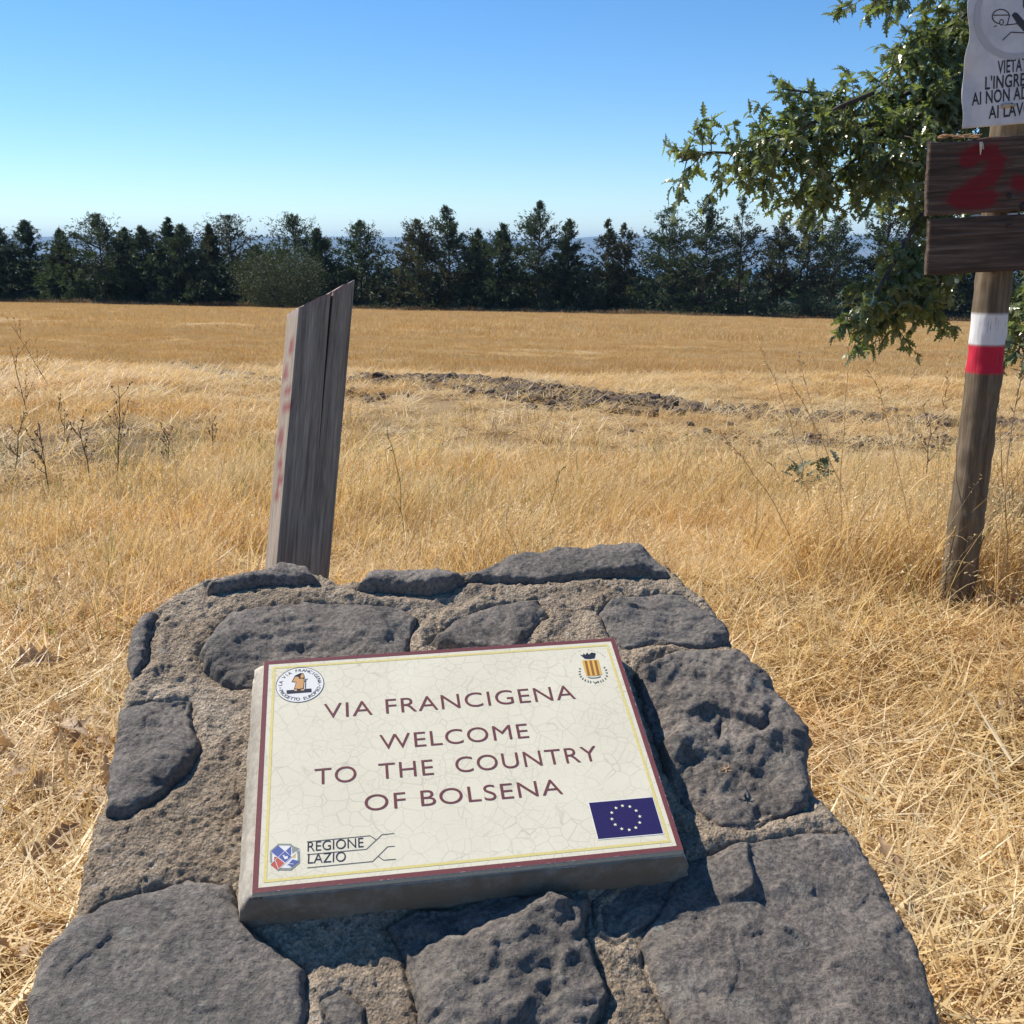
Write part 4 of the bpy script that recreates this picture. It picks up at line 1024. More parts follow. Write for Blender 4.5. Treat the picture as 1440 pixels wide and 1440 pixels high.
def put(name, col, ncol, x, y, rg, s0, s1, rmax=.12, tall=None, dz=0.0, **kw):
    z = gz(x, y)+dz; n = len(x); s = rg.uniform(s0, s1, n)
    if tall is not None: s = s*tall
    rot = np.column_stack([rg.normal(0, rmax, n), rg.normal(0, rmax, n), rg.uniform(-.5, .5, n) if kw.pop('aligned', False) else rg.uniform(0, 2*PI, n)])
    return scatter(name, col, np.column_stack([x, y, z]), rot, np.column_stack([s, s, s]), rg.integers(0, ncol, n), **kw)
def dirtmask(x, y):
    return np.maximum.reduce([np.exp(-(line_d(x, y, MOUND)/1.1)**2), .9*np.exp(-(line_d(x, y, MOUND_W)/.55)**2), .8*np.exp(-(line_d(x, y, DIRT2)/.6)**2), .8*np.exp(-(line_d(x, y, DIRT3)/.55)**2),
        .85*sstep(8.0, 9.6, y)*sstep(19, 15.5, y)*sstep(-5, -1.5, x)*sstep(11, 6, x), .95*np.exp(-(((x+4.2)/1.8)**2+((y-9.6)/3.0)**2)**1.5)])
# long dry grass behind the monument
x, y, rg = pts_in(5600, 4.0, 10.6, 1)
edge = 4.55+.35*vn(x*1.1, y*0, 0, 91)-.7*sstep(1.3, 2.4, x)+.25*sstep(-1.0, -2.5, x)*0
k = (y > edge) & (rg.random(len(x)) > dirtmask(x, y)*.95) & (rg.random(len(x)) < .62+1.5*fbm(x*1.1, y*1.1, 0, 92, 3)) & (rg.random(len(x)) < sstep(8.6, 6.9, y-1.2*sstep(-1, -2.2, x)-.8*sstep(2.5, 4, x))+.04)
x, y = x[k], y[k]
hs = (.6+.38*sstep(edge[k], edge[k]+.8, y))*(.85+.75*fbm(x*.7, y*.7, 0, 93, 2))*(1+.25*sstep(1.5, 2.6, x))
x2, y2 = rg.uniform(1.25, 3.4, 330), rg.uniform(3.7, 5.2, 330); k2 = ((x2-1.25) > (4.6-y2)*.6) & ~((np.abs(x2-1.75) < .38) & (y2 < 4.16)); x = np.r_[x, x2[k2]]; y = np.r_[y, y2[k2]]; hs = np.r_[hs, rg.uniform(.9, 1.35, k2.sum())]
put('long_dry_grass', TALL, 6, x, y, rg, .75, 1.12, .16, hs, kind='stuff', label='long golden dry grass leaning over behind the monument', aligned=True)
# a few tall stems close behind and beside the monument
x, y, rg = pts_in(900, 2.3, 4.6, 2); k = (~in_mon(x, y, .12)) & (rg.random(len(x)) < .10+.5*sstep(1.6, 2.5, x)*sstep(3.6, 4.1, y))
x, y = x[k], y[k]; put('sparse_dry_grass', TALL, 6, x, y, rg, .45, .8, .25, None, kind='stuff', label='sparse dry stems near the monument')
x, y, rg = pts_in(1100, 3.9, 9.5, 21); k = (fbm(x*.7, y*.7, 0, 99, 2) > .02) & (~in_mon(x, y, .1)) & (rg.random(len(x)) > dirtmask(x, y)*.8); x, y = x[k], y[k]
x2, y2 = rg.uniform(1.15, 3.6, 420), rg.uniform(3.75, 5.6, 420); k2 = (rg.random(420) < .75) & ~((np.abs(x2-1.75) < .38) & (y2 < 4.2)); x = np.r_[x, x2[k2]]; y = np.r_[y, y2[k2]]
put('oat_stalks', OATS, 5, x, y, rg, .6, 1.05, .25, None, kind='stuff', label='pale oat stalks with drooping seeds above the dry grass', aligned=True)
# short dry grass filling in
x, y, rg = pts_in(9000, 2.0, 13.0, 3)
k = (~in_mon(x, y, .10)) & (rg.random(len(x)) > dirtmask(x, y)*1.15) & (rg.random(len(x)) < .25+.75*sstep(3.6, 5.0, y))
x, y = x[k], y[k]; put('short_dry_grass', MID, 5, x, y, rg, .7, 1.25, .2, None, kind='stuff', label='short dry grass filling the verge')
# trampled straw lying around the monument
x, y, rg = pts_in(7600, .35, 6.2, 4, .62, .9)
k = (~in_mon(x, y, -.02)); x, y = x[k], y[k]
put('trampled_straw', LITTER, 6, x, y, rg, .65, 1.15, .10, None, -.005, kind='stuff', label='trampled straw lying on the ground round the monument')
# chopped straw over the disturbed soil
x, y, rg = pts_in(6500, 7.6, 20.0, 5); k = rg.random(len(x)) > .2+.66*dirtmask(x, y)
x, y = x[k], y[k]; put('scattered_straw', LITTER, 6, x, y, rg, .8, 1.6, .1, None, kind='stuff', label='chopped straw scattered over the turned soil')
# stubble field
x, y, rg = pts_in(13500, 9.0, 40.0, 6, .58, 1.5); k = rg.random(len(x)) > dirtmask(x, y)*1.05
k &= rg.random(len(x)) < .55+.45*sstep(10, 17, y)
x, y = x[k], y[k]; put('stubble', FIELD, 5, x, y, rg, .6, 1.0, .05, .8+.35*fbm(x*.16, y*.5, 0, 95, 2), kind='stuff', label='golden stubble of the harvested field')
x, y, rg = pts_in(15000, 40.0, 127.0, 7, .58, 3); 
put('far_stubble', FIELD, 5, x, y, rg, 1.2, 2.1, .04, .8+.4*fbm(x*.06, y*.25, 0, 96, 2), kind='stuff', label='far golden stubble of the field')
x, y, rg = pts_in(900, 3.6, 12.0, 22); k = (fbm(x*.6, y*.6, 0, 103, 2) > .05) & (~in_mon(x, y, .1)); x, y = x[k], y[k]
put('brown_dead_stems', BROWN, 4, x, y, rg, .55, 1.0, .2, None, kind='stuff', label='thin brown dead stems mixed into the dry grass')
# green blades among the straw
x, y, rg = pts_in(520, 3.2, 9.5, 8); k = (fbm(x*.9, y*.9, 0, 97, 2) > .08) | (rg.random(len(x)) < .12); x, y = x[k], y[k]
put('green_grass_blades', GREEN, 4, x, y, rg, .7, 1.15, .15, None, kind='stuff', label='thin green blades among the dry grass')

# ------------------------------------------------------------------ dry leaves, seed stalks, weeds, clods, rock
def oak_leaf_mesh(name, L, Wd, seed, m, curl=.25, lobes=4):
    rg = np.random.default_rng(seed); nl = lobes*2+3; t = np.linspace(0, 1, nl)
    env = np.sin(np.clip(t*1.02+.02, 0, 1)**.85*PI)**.7
    wv = np.where(np.arange(nl) % 2 == 1, 1.0, .42)*env*(1+rg.normal(0, .12, nl)); wv[0] = .04; wv[-1] = .05
    mid = np.column_stack([t*L, np.zeros(nl), curl*L*(t-t*t)*rg.uniform(-1, 1)-curl*.6*L*t*t])
    lft = mid.copy(); rgt = mid.copy(); fold = .35
    sk = np.where(np.arange(nl) % 2 == 1, .03, 0)*L
    lft[:, 1] += wv*Wd/2; rgt[:, 1] -= wv*Wd/2; lft[:, 0] += sk; rgt[:, 0] += sk
    lft[:, 2] += wv*Wd/2*fold; rgt[:, 2] += wv*Wd/2*fold*rg.uniform(.3, 1.2)
    V = np.concatenate([mid, lft, rgt]); F = []
    for i in range(nl-1): F.append([i, i+1, nl+i+1, nl+i]); F.append([2*nl+i, 2*nl+i+1, i+1, i])
    return V, np.array(F)
LEAFS = [oak_leaf_mesh('leaf', .085+.01*k, .048+.004*k, 400+k, None, .2+.15*k/4) for k in range(5)]
def leaf_litter():
    x, y, rg = pts_in(4600, .6, 6.0, 11, .62, .8); k = (~in_mon(x, y, .02)) & (fbm(x*1.6, y*1.6, 0, 98, 2) > -.02); x, y = x[k], y[k]
    col = proto_collection('dry_leaf_proto', [npmesh('dry_leaf', V*np.array([1, 1, 2.2]), F, [M_DRYLEAF], True, {'tone': np.full(len(V), .2*i)}) for i, (V, F) in enumerate(LEAFS)])
    z = gz(x, y)+rg.uniform(.03, .09, len(x)); n = len(x)
    rot = np.column_stack([rg.normal(0, .5, n), rg.normal(0, .5, n), rg.uniform(0, 2*PI, n)]); s = rg.uniform(.45, 1.15, n)
    scatter('leaf_litter', col, np.column_stack([x, y, z]), rot, np.column_stack([s]*3), rg.integers(0, 5, n), kind='stuff', label='small dry oak leaves littering the straw')
leaf_litter()
def ground_at(px, py):
    r = ray(px, py); k = 1.4
    for _ in range(40): P = r*k; k *= float(gz(P[0], P[1]))/P[2] if P[2] < -.1 else 1
    P = r*k; return np.array([P[0], P[1], float(gz(P[0], P[1]))])
for px, py, s, rz, lab in ((20, 962, 1.7, .4, 'curled orange-brown oak leaf at the left edge beside the straw'), (1245, 965, 1.3, 2.0, 'pale dry leaf right of the upper monument edge'),
                       (1195, 1110, 1.6, 1.2, 'crumpled pale leaf beside the right edge of the monument'), (1310, 1250, 1.3, 4.0, 'small bleached leaf low on the right in the straw'),
                       (1390, 930, 1.2, 5.0, 'dry leaf below the trail post at the right'), (25, 1085, 1.4, 3.3, 'dry leaf at the left edge beside the monument stones')):
    V, F = LEAFS[random.randrange(5)]; P = ground_at(px, py)
    me = npmesh('fallen_leaf', V*s*np.array([1, 1, 3.0]), F, [M_DRYLEAF], True, {'tone': np.full(len(V), .5)})
    o = link('fallen_leaf', me, label=lab, category='leaf'); o.location = P+np.array([0, 0, .06]); o.rotation_euler = (.5, -.3, rz)
def stalk(px, py, tx, ty, lab, green=0, heads=12, w=.0058):
    a = ground_at(px, py); d = (a[1]*CP-a[2]*SP); b = at(tx, ty, d*1.0)
    rg = np.random.default_rng(int(px*7+ty)); t = np.linspace(0, 1, 12)[:, None]
    side = np.array([b[0]-a[0], 0, 0])
    pts = a+(b-a)*t-side*(t*(1-t))*.75+rg.normal(0, .004, (12, 3))
    o = thing('grass_stalk', lab, 'grass stalk', tuple(a), 'tall seed stalks')
    V, F = tube(pts-a, np.linspace(w*.55, w*.22, 12), 5); m = M_GREENBLADE if green else M_STRAW
    link('stem', npmesh('stem', V, F, [m], True, {'tone': np.full(len(V), .55)}), o)
    parts = []; 
    for j in range(heads):
        f = 1-j/heads*.22; i = f*11; i0 = int(min(10, i)); p = pts[i0]+(pts[i0+1]-pts[i0])*(i-i0)-a
        dr = (pts[-1]-pts[-3]); dr /= np.linalg.norm(dr); dr = dr*.6+rg.normal(0, .35, 3); dr /= np.linalg.norm(dr)
        L = rg.uniform(.022, .042); parts.append(tube([p, p+dr*L*.5, p+dr*L], [.0012, .0034, .0006], 5))
    V, F = merge(parts); link('seed_head', npmesh('seed_head', V, F, [m], True, {'tone': np.full(len(V), .8)}), o, kind='stuff')
    for j in range(2):
        f = rg.uniform(.15, .55); i0 = int(f*11); p = pts[i0]-a; az = rg.uniform(0, 2*PI)
        V, F, _ = ribbons(p[None], np.array([az]), np.array([rg.uniform(.15, .3)]), np.array([.3]), np.array([1.9]), np.array([.006]), 6)
        link('blade', npmesh('blade', V, F, [m], False, {'tone': np.full(len(V), .6)}), o)
for a in [(1150, 790, 1065, 478, 'tall stalk with drooping seed head at the left of the right-hand clump'), (1165, 800, 1122, 492, 'straight stalk just right of the outermost drooping one'),
          (1205, 800, 1105, 525, 'bent stalk crossing behind the two left ones'), (1180, 820, 1195, 470, 'pale stalk rising towards the hanging oak twig'),
          (1240, 820, 1290, 498, 'feathery pale stalk left of the red band'), (1290, 850, 1225, 520, 'stalk leaning left from the foot of the trail post'),
          (1310, 880, 1336, 505, 'stalk standing against the left side of the trail post'), (1420, 880, 1398, 545, 'stalk right of the trail post'),
          (1400, 900, 1440, 500, 'stalk leaning right at the picture edge'), (1130, 830, 1010, 605, 'low arching pale stalk between monument and post'),
          (470, 740, 545, 480, 'pale oat stalk right of the leaning post'), (300, 760, 345, 545, 'bright oat head left of the leaning post'), (640, 760, 700, 585, 'oat stalk arching above the middle of the monument'),
          (255, 780, 240, 610, 'thin stalk left of the monument corner')]:
    stalk(*a, green=0)
for a in [(570, 780, 545, 600, 'green-tinged stalk right of the leaning post'), (1380, 870, 1350, 620, 'green blade stem in front of the trail post'), (765, 770, 790, 660, 'green stem above the middle of the monument')]:
    stalk(*a, green=1, heads=6)
def weed(px, py, h, lab, nb=9):
    a = ground_at(px, py); rg = np.random.default_rng(int(px*3+py)); o = thing('dead_weed', lab, 'weed', tuple(a), 'dead brown weeds')
    top = np.array([rg.normal(0, .12)*h, rg.normal(0, .1)*h, h]); t = np.linspace(0, 1, 10)[:, None]; pts = top*t+rg.normal(0, .008, (10, 3))*t
    V, F = tube(pts, np.linspace(.006, .002, 10), 6); link('stem', npmesh('stem', V, F, [M_WEED], True, {'tone': np.full(len(V), .2)}), o)
    parts = []
    for j in range(nb):
        p = pts[2+int(rg.integers(0, 7))]; az = rg.uniform(0, 2*PI); L = h*rg.uniform(.15, .4); dr = np.array([math.cos(az)*.6, math.sin(az)*.6, rg.uniform(.5, 1.1)])
        q = p+dr*L*.6; e = p+dr*L+np.array([0, 0, .02]); parts.append(tube([p, q, e], [.003, .002, .001], 4))
        for k in range(3):
            c = p+(e-p)*rg.uniform(.4, 1); parts.append(tube([c, c+rg.normal(0, .008, 3)+np.array([0, 0, .01])], [.006, .004], 5))
    V, F = merge(parts); link('twigs', npmesh('twigs', V, F, [M_WEED], False, {'tone': np.full(len(V), .6)}), o)
for a in [(70, 700, .55, 'dark dead weed in the bare patch at far left'), (130, 690, .50, 'branching dead weed right of the far-left one'), (165, 680, .75, 'tallest dead weed with curved stem at left'),
          (40, 590, .9, 'tall pale dead weed at the left edge in front of the stubble'), (100, 640, .45, 'small dead weed behind the far-left weeds'), (235, 665, .35, 'lone short dead weed between bare patch and leaning post'),
          (20, 670, .5, 'dead weed nearest the left picture edge'), (1300, 700, .6, 'dark dead weed left of the trail post'), (300, 640, .35, 'dead stem in straw just left of the leaning post'),
          (70, 545, .9, 'upright pale weed top against the stubble at left')]:
    weed(*a)
def clods():
    rg = np.random.default_rng(6)
    m, n, b = mat('dry_soil'); co = coords(n)
    c = ramp(n, noise(n, co, 7, 6, .7), [(.3, (.055, .035, .023)), (.55, (.12, .082, .056)), (.75, (.22, .165, .115))]); n.links.new(c, b.inputs['Base Color']); b.inputs['Roughness'].default_value = .95
    bump(n, b, noise(n, co, 30, 5, .7), .8, .02)
    base = []
    for s in range(6):
        me = rock_mesh('clod', 1, 1, .75, 700+s, 2, .35); V = np.empty(len(me.vertices)*3); me.vertices.foreach_get('co', V); F = np.array([p.vertices[:] for p in me.polygons]); base.append((V.reshape(-1, 3), F)); bpy.data.meshes.remove(me)
    def heap(name, line, num, spread, s0, s1, lab):
        L = np.array(line); seg = np.linalg.norm(np.diff(L, axis=0), axis=1); cum = np.r_[0, np.cumsum(seg)]
        parts = []; c0 = L.mean(0); z0 = float(gz(*c0))
        for k in range(num):
            q = rg.uniform(0, cum[-1]); i = min(np.searchsorted(cum, q, 'right')-1, len(seg)-1); p = L[i]+(L[i+1]-L[i])*(q-cum[i])/seg[i]+rg.normal(0, spread, 2)
            s = s0+(s1-s0)*rg.random()**2.5; V, F = base[rg.integers(0, 6)]; a = rg.uniform(0, 2*PI); R_ = np.array([[math.cos(a), -math.sin(a), 0], [math.sin(a), math.cos(a), 0], [0, 0, 1]])
            parts.append(((V*s)@R_.T+np.array([p[0]-c0[0], p[1]-c0[1], float(gz(*p))-z0+s*.15]), F))
        V, F = merge(parts); o = thing(name, lab, 'soil ridge', (c0[0], c0[1], z0)); link('clods', npmesh('clods', V, F, [m], False), o, kind='stuff')
    heap('soil_ridge', MOUND, 2000, .60, .014, .125, 'curved ridge of dark soil clods in the middle of the field')
    heap('soil_ridge', MOUND_W, 600, .42, .02, .11, 'low broken row of clods running right behind the trail post')
    heap('soil_ridge', DIRT2, 300, .45, .015, .07, 'scatter of small clods nearest the right-hand grass')
    heap('soil_ridge', DIRT3, 320, .34, .015, .10, 'thin line of clods left of the leaning post')
clods()
def extras():
    P = ground_at(1105, 815); o = link('half_buried_rock', rock_mesh('half_buried_rock', .21, .20, .10, 55, 4, .2, flat_mat('brown_rock', (.17, .13, .11), .9)), label='brown half buried rock in straw between the monument and trail post', category='rock'); o.location = P+np.array([0, 0, .0])
    # small green thistle
    MT = leaf_mat('thistle_leaf', (.055, .080, .045), (.13, .145, .09), .6, .2, (.12, .16, .06)); P = ground_at(1125, 700); t = thing('green_thistle', 'small grey-green thistle plant in dry grass right of centre', 'plant', tuple(P)); rg = np.random.default_rng(4)
    for k in range(26):
        V, F = LEAFS[k % 5]; me = npmesh('leaf', V*rg.uniform(.9, 1.7), F, [MT], True, {'tone': np.full(len(V), rg.random())}); q = link('leaf', me, t)
        q.location = (rg.normal(0, .12), rg.normal(0, .1), rg.uniform(.05, .30)); q.rotation_euler = (rg.normal(0, .4), -rg.uniform(-.3, .9), rg.uniform(0, 2*PI))
    V, F = tube([(0, 0, -.02), (.01, 0, .15), (0, .01, .3)], [.008, .006, .003], 6); link('stem', npmesh('stem', V, F, [M_GREENBLADE], True, {'tone': np.full(len(V), .3)}), t)
    # dry twig fragment lying on the big right stone
    c = S(*puv(1020, 1084, OFF+.03), OFF+.032); parts = []; 
    for k in range(9):
        e = rg.normal(0, 1, 3); e[2] = abs(e[2])*.3; e = e/np.linalg.norm(e)*rg.uniform(.010, .022); parts.append(tube([-e*.4, e*.3+rg.normal(0, .002, 3), e], [.0012, .0016, .0005], 5))
    V, F = merge(parts); o = link('dry_flower_bits', npmesh('dry_flower_bits', V, F, [M_DRYLEAF], False, {'tone': np.full(len(V), .4)}), label='shrivelled dry flower scrap lying on the big fractured stone', category='plant scrap'); o.location = c
extras()

# ------------------------------------------------------------------ trees beyond the field
def spray(base, dirs, L, wd, droop):
    """spiky two-triangle needles"""
    n = len(base); rg = RNG
    d = dirs/np.linalg.norm(dirs, axis=1)[:, None]; r = rg.normal(size=(n, 3)); s = np.cross(d, r); s /= np.linalg.norm(s, axis=1)[:, None]+1e-9
    mid = base+d*(L*.45)[:, None]; tip = base+d*L[:, None]; tip[:, 2] -= droop*L
    a = mid+s*(wd/2)[:, None]; b = mid-s*(wd/2)[:, None]
    V = np.stack([base, a, tip, b], 1).reshape(-1, 3); F = np.arange(n*4).reshape(-1, 4)
    return V, F
def conifer(px, topy, hw, Y, lab, shape='broad', m=None, dens=1.0, low=.10):
    zc0 = None; rT = ray(px, topy); 
    X = (px-720)/1444*(Y*CP+3); gx = float(gz(X, Y)); X = (px-720)/1444*(Y*CP-gx*SP); gx = float(gz(X, Y))
    H = rT[2]/rT[1]*Y-gx; R = hw/1444*Y*(1.36 if px < 560 else 1.2)*(1.12 if shape == 'broad' else .96)
    t = thing('conifer', lab, 'tree', (X, Y, gx-.1), 'row of dark conifers beyond the field')
    rg = RNG; ns = 1 if shape != 'multi' else 3
    lean = rg.normal(0, .25, 2)
    tz = np.linspace(0, 1, 14)[:, None]; trunk = np.array([lean[0], lean[1], H])*tz+np.column_stack([.12*vn(tz[:, 0]*4+px, 0*tz[:, 0]), .1*vn(tz[:, 0]*4+px, 3+0*tz[:, 0]), 0*tz[:, 0]])
    parts = [tube(trunk, H*.016*(1-tz[:, 0]*.93), 7)]
    def tr(f): i = f*13; i0 = np.minimum(i.astype(int), 12); return trunk[i0]+(trunk[i0+1]-trunk[i0])*(i-i0)[:, None]
    nb = int(215*dens); f = rg.random(nb)**1.15*(1-low)+low; f = np.sort(f)
    prof = {'broad': lambda f: np.minimum((f-low+.2)*4.2, 1)*(1-f)**.80*1.18, 'cone': lambda f: (1-f)**.95*1.25*np.minimum((f-low+.15)*4, 1), 'column': lambda f: np.minimum((f-low+.1)*5, 1)*(1-f**1.7)*.85, 'multi': lambda f: (1-f)**.5}[shape]
    az = rg.uniform(0, 2*PI, nb); lump = 1+.6*vn(f*7+px, az*1.1, 0, 31)
    ln = R*1.75*prof(f)*lump*rg.uniform(.55, 1.15, nb)*np.where(rg.random(nb) < .10, 1.2, 1)+.08
    up = rg.uniform(-.05, .50, nb)+f*.9
    bd = np.column_stack([np.cos(az), np.sin(az), up]); bd /= np.linalg.norm(bd, axis=1)[:, None]
    org = tr(f); Vs = []
    for k in range(0, int(nb*.8), 2): 
        e = org[k]+bd[k]*ln[k]*.75; parts.append(tube([org[k], (org[k]+e)/2+np.array([0, 0, -.05*ln[k]]), e], [H*.0045, H*.003, H*.001], 4, False))
    npb = 13; tt = rg.uniform(.15, 1.0, (nb, npb))**.8; base = org[:, None]+bd[:, None]*(ln[:, None]*tt)[..., None]+rg.normal(0, .10, (nb, npb, 3))*(.5+ln[:, None, None]*.35)
    base[..., 2] -= (tt*ln[:, None])**2*.05
    k = 4; base = np.repeat(base.reshape(-1, 3), k, 0)+rg.normal(0, .06, (nb*npb*k, 3)); d = np.repeat(np.repeat(bd[:, None], npb, 1).reshape(-1, 3), k, 0)+rg.normal(0, .55, (nb*npb*k, 3)); d[:, 2] += .15
    hh = base[:, 2]/H; kp = rg.random(len(base)) > sstep(.80, 1.0, hh)*.45; base = base[kp]; d = d[kp]; hh = hh[kp]
    n = len(base); hz = 1.12-.60*np.clip(hh, 0, 1)**2; V, F = spray(base, d, rg.uniform(.28, .75, n)*hz, rg.uniform(.08, .21, n)*hz, .15)
    n2 = 18; tb = tr(rg.uniform(.93, 1.0, n2)); V2, F2 = spray(tb, np.column_stack([rg.normal(0, .5, n2), rg.normal(0, .5, n2), np.ones(n2)*1.6]), rg.uniform(.25, .55, n2), rg.uniform(.05, .10, n2), 0)
    V, F = merge([(V, F), (V2, F2)])
    link('crown', npmesh('crown', V, F, [m or M_CONIFER], False, {'tone': np.repeat(rg.random(len(V)//4), 4)}), t)
    V, F = merge(parts); link('trunk', npmesh('trunk', V, F, [M_BARK], True, {'paint': np.zeros(len(V)), 'white': np.zeros(len(V))}), t)
TREES = [
 (-28, 322, 34, 'broad', 'conifer cut by the left picture edge'), (8, 319, 24, 'cone', 'narrow conifer first from the left edge'), (52, 311, 30, 'cone', 'pointed conifer at the far left of the row'),
 (92, 322, 17, 'column', 'thin low conifer between the far-left pair and the big double-topped one'), (150, 302, 38, 'broad', 'broad tall conifer, highest of the left end'), (183, 322, 20, 'cone', 'small pointed conifer right against the broad tall one at left'),
 (212, 319, 24, 'column', 'upright conifer left of the twin tops'), (243, 307, 24, 'cone', 'left one of the twin pointed tops at left'), (263, 317, 24, 'broad', 'right one of the twin pointed tops at left'),
 (302, 316, 17, 'cone', 'slim conifer left of the rusty brown one'), (330, 305, 40, 'broad', 'wide rusty tinged conifer left of the round bush'),
 (360, 345, 20, 'cone', 'low conifer just left of the round bush'), (416, 303, 36, 'broad', 'tall conifer rising directly behind the round bush'), (453, 322, 22, 'cone', 'smaller conifer behind the right side of the round bush'),
 (508, 311, 36, 'cone', 'free standing bushy conifer right of the leaning post top'), (588, 309, 34, 'broad', 'grey-green conifer after the gap with hill view'), (633, 290, 40, 'cone', 'tallest pointed conifer left of centre'),
 (672, 322, 20, 'column', 'slender conifer right of the tallest left-of-centre one'), (703, 316, 26, 'broad', 'middle height conifer at the picture centre'), (755, 284, 40, 'cone', 'tallest conifer of the centre group'),
 (797, 309, 26, 'cone', 'conifer at the right flank of the centre group'), (852, 309, 22, 'column', 'thin sparse conifer right of the centre gap'), (878, 315, 26, 'cone', 'pointed conifer beside the thin sparse one'),
 (940, 294, 38, 'broad', 'wide conifer under the tip of the oak branch'), (987, 275, 40, 'cone', 'tall conifer below the hanging oak twig'), (1037, 279, 34, 'broad', 'tall airy conifer left of the sparse trunks'),
 (1090, 300, 34, 'column', 'sparse see-through conifer with bare trunk'), (1130, 292, 34, 'broad', 'layered conifer behind the oak foliage'), (1165, 305, 32, 'broad', 'layered conifer left of the lake gap'),
 (1238, 260, 40, 'cone', 'big dark conifer right of the lake gap'), (1290, 285, 38, 'broad', 'conifer behind the lower oak leaves'), (1345, 280, 38, 'cone', 'conifer behind the trail post board'), (1395, 275, 38, 'broad', 'conifer behind the white and red band'), (1450, 280, 42, 'cone', 'conifer at the right picture edge')]
for i, (px, ty, hw, sh, lab) in enumerate(TREES):
    rusty = 'rusty' in lab or 'sparse' in lab or 'grey-green' in lab or 'thin sparse' in lab
    conifer(px, ty, hw, 121+7*random.random(), lab, sh, M_CONIFER2 if rusty else M_CONIFER, .55 if 'sparse' in lab else (.8 if 'airy' in lab or 'layered' in lab else 1.0), .22 if px > 1060 and px < 1200 else .06)
for px in (-85, -140, -200, -265, -340, -420): conifer(px, 305+random.uniform(-10, 20), 36, 121+7*random.random(), 'dark conifer of the row continuing to the left outside the picture', random.choice(['broad', 'cone']), None, .7)
for px in (1530, 1610, 1700): conifer(px, 285+random.uniform(-10, 20), 38, 121+7*random.random(), 'dark conifer of the row continuing to the right outside the picture', random.choice(['broad', 'cone']), None, .7)
def shrub(px, y0, hw, topy, Y, lab, m, name='shrub', num=9000, group=None):
    X = (px-720)/1444*(Y*CP+1.8); z = float(gz(X, Y)); H = ray(px, topy)[2]/ray(px, topy)[1]*Y-z; R = hw/1444*Y; rg = RNG
    t = thing(name, lab, 'bush', (X, Y, z), group)
    n = num; d = rg.normal(size=(n, 3)); d /= np.linalg.norm(d, axis=1)[:, None]; r = rg.random(n)**.28
    lump = 1+.50*fbm(d[:, 0]*2.2+px, d[:, 1]*2.2, d[:, 2]*2.2, 41, 4)+.12*vn(d[:, 0]*9+px, d[:, 1]*9, d[:, 2]*9, 46)
    base = d*r[:, None]*lump[:, None]*np.array([R, R*.8, H*.52])+np.array([0, 0, H*.47])
    base = base[base[:, 2] > .02]; d = d[:len(base)]; n = len(base)
    V, F = spray(base, rg.normal(size=(n, 3))+np.array([0, 0, .7]), rg.uniform(.12, .38, n)*min(1, H/3+.3), rg.uniform(.05, .13, n)*min(1, H/3+.4), .1)
    link('foliage', npmesh('foliage', V, F, [m], False, {'tone': np.repeat(rg.random(n), 4)}), t)
    parts = []
    for k in range(7):
        a = rg.uniform(0, 2*PI); parts.append(tube([(0, 0, 0), (math.cos(a)*R*.25, math.sin(a)*R*.25, H*.35), (math.cos(a)*R*.6, math.sin(a)*R*.6, H*.8)], [.06*H/4, .04*H/4, .015*H/4], 5))
    V, F = merge(parts); link('stems', npmesh('stems', V, F, [M_BARK], True, {'paint': np.zeros(len(V)), 'white': np.zeros(len(V))}), t)
shrub(396, 435, 68, 348, 115, 'large round grey-green bush in front of the conifers', M_BUSH, num=16000)
for a in ((222, 6, 14, 410, 118, 'small pale bush at the foot of the left conifers'), (1018, 0, 16, 418, 119, 'yellowish bush under the tall airy conifer'), (1140, 0, 24, 405, 119, 'dark bush in front of the layered conifer'), (1160, 0, 20, 425, 117, 'low bush left of the lake gap'),
          (550, 0, 24, 405, 122, 'low dark bush in the gap right of the free standing conifer'), (830, 0, 22, 405, 122, 'low dark bush in the gap right of the centre group'), (900, 0, 26, 400, 122, 'dark bush beside the wide conifer'), (1070, 0, 26, 400, 122, 'dark bush under the sparse trunks'), (1210, 0, 22, 410, 124, 'dark bush at the foot of the lake gap'),
          (120, 0, 24, 395, 120, 'bush between the two tall conifers at far left'), (285, 0, 24, 400, 120, 'bush under the slim conifer at left'), (690, 0, 26, 400, 121, 'bush at the foot of the centre conifers')):
    shrub(*a[:5], a[5], M_BUSH if 'pale' in a[5] or 'yellow' in a[5] else M_CONIFER, num=2600, group='bushes under the tree row')
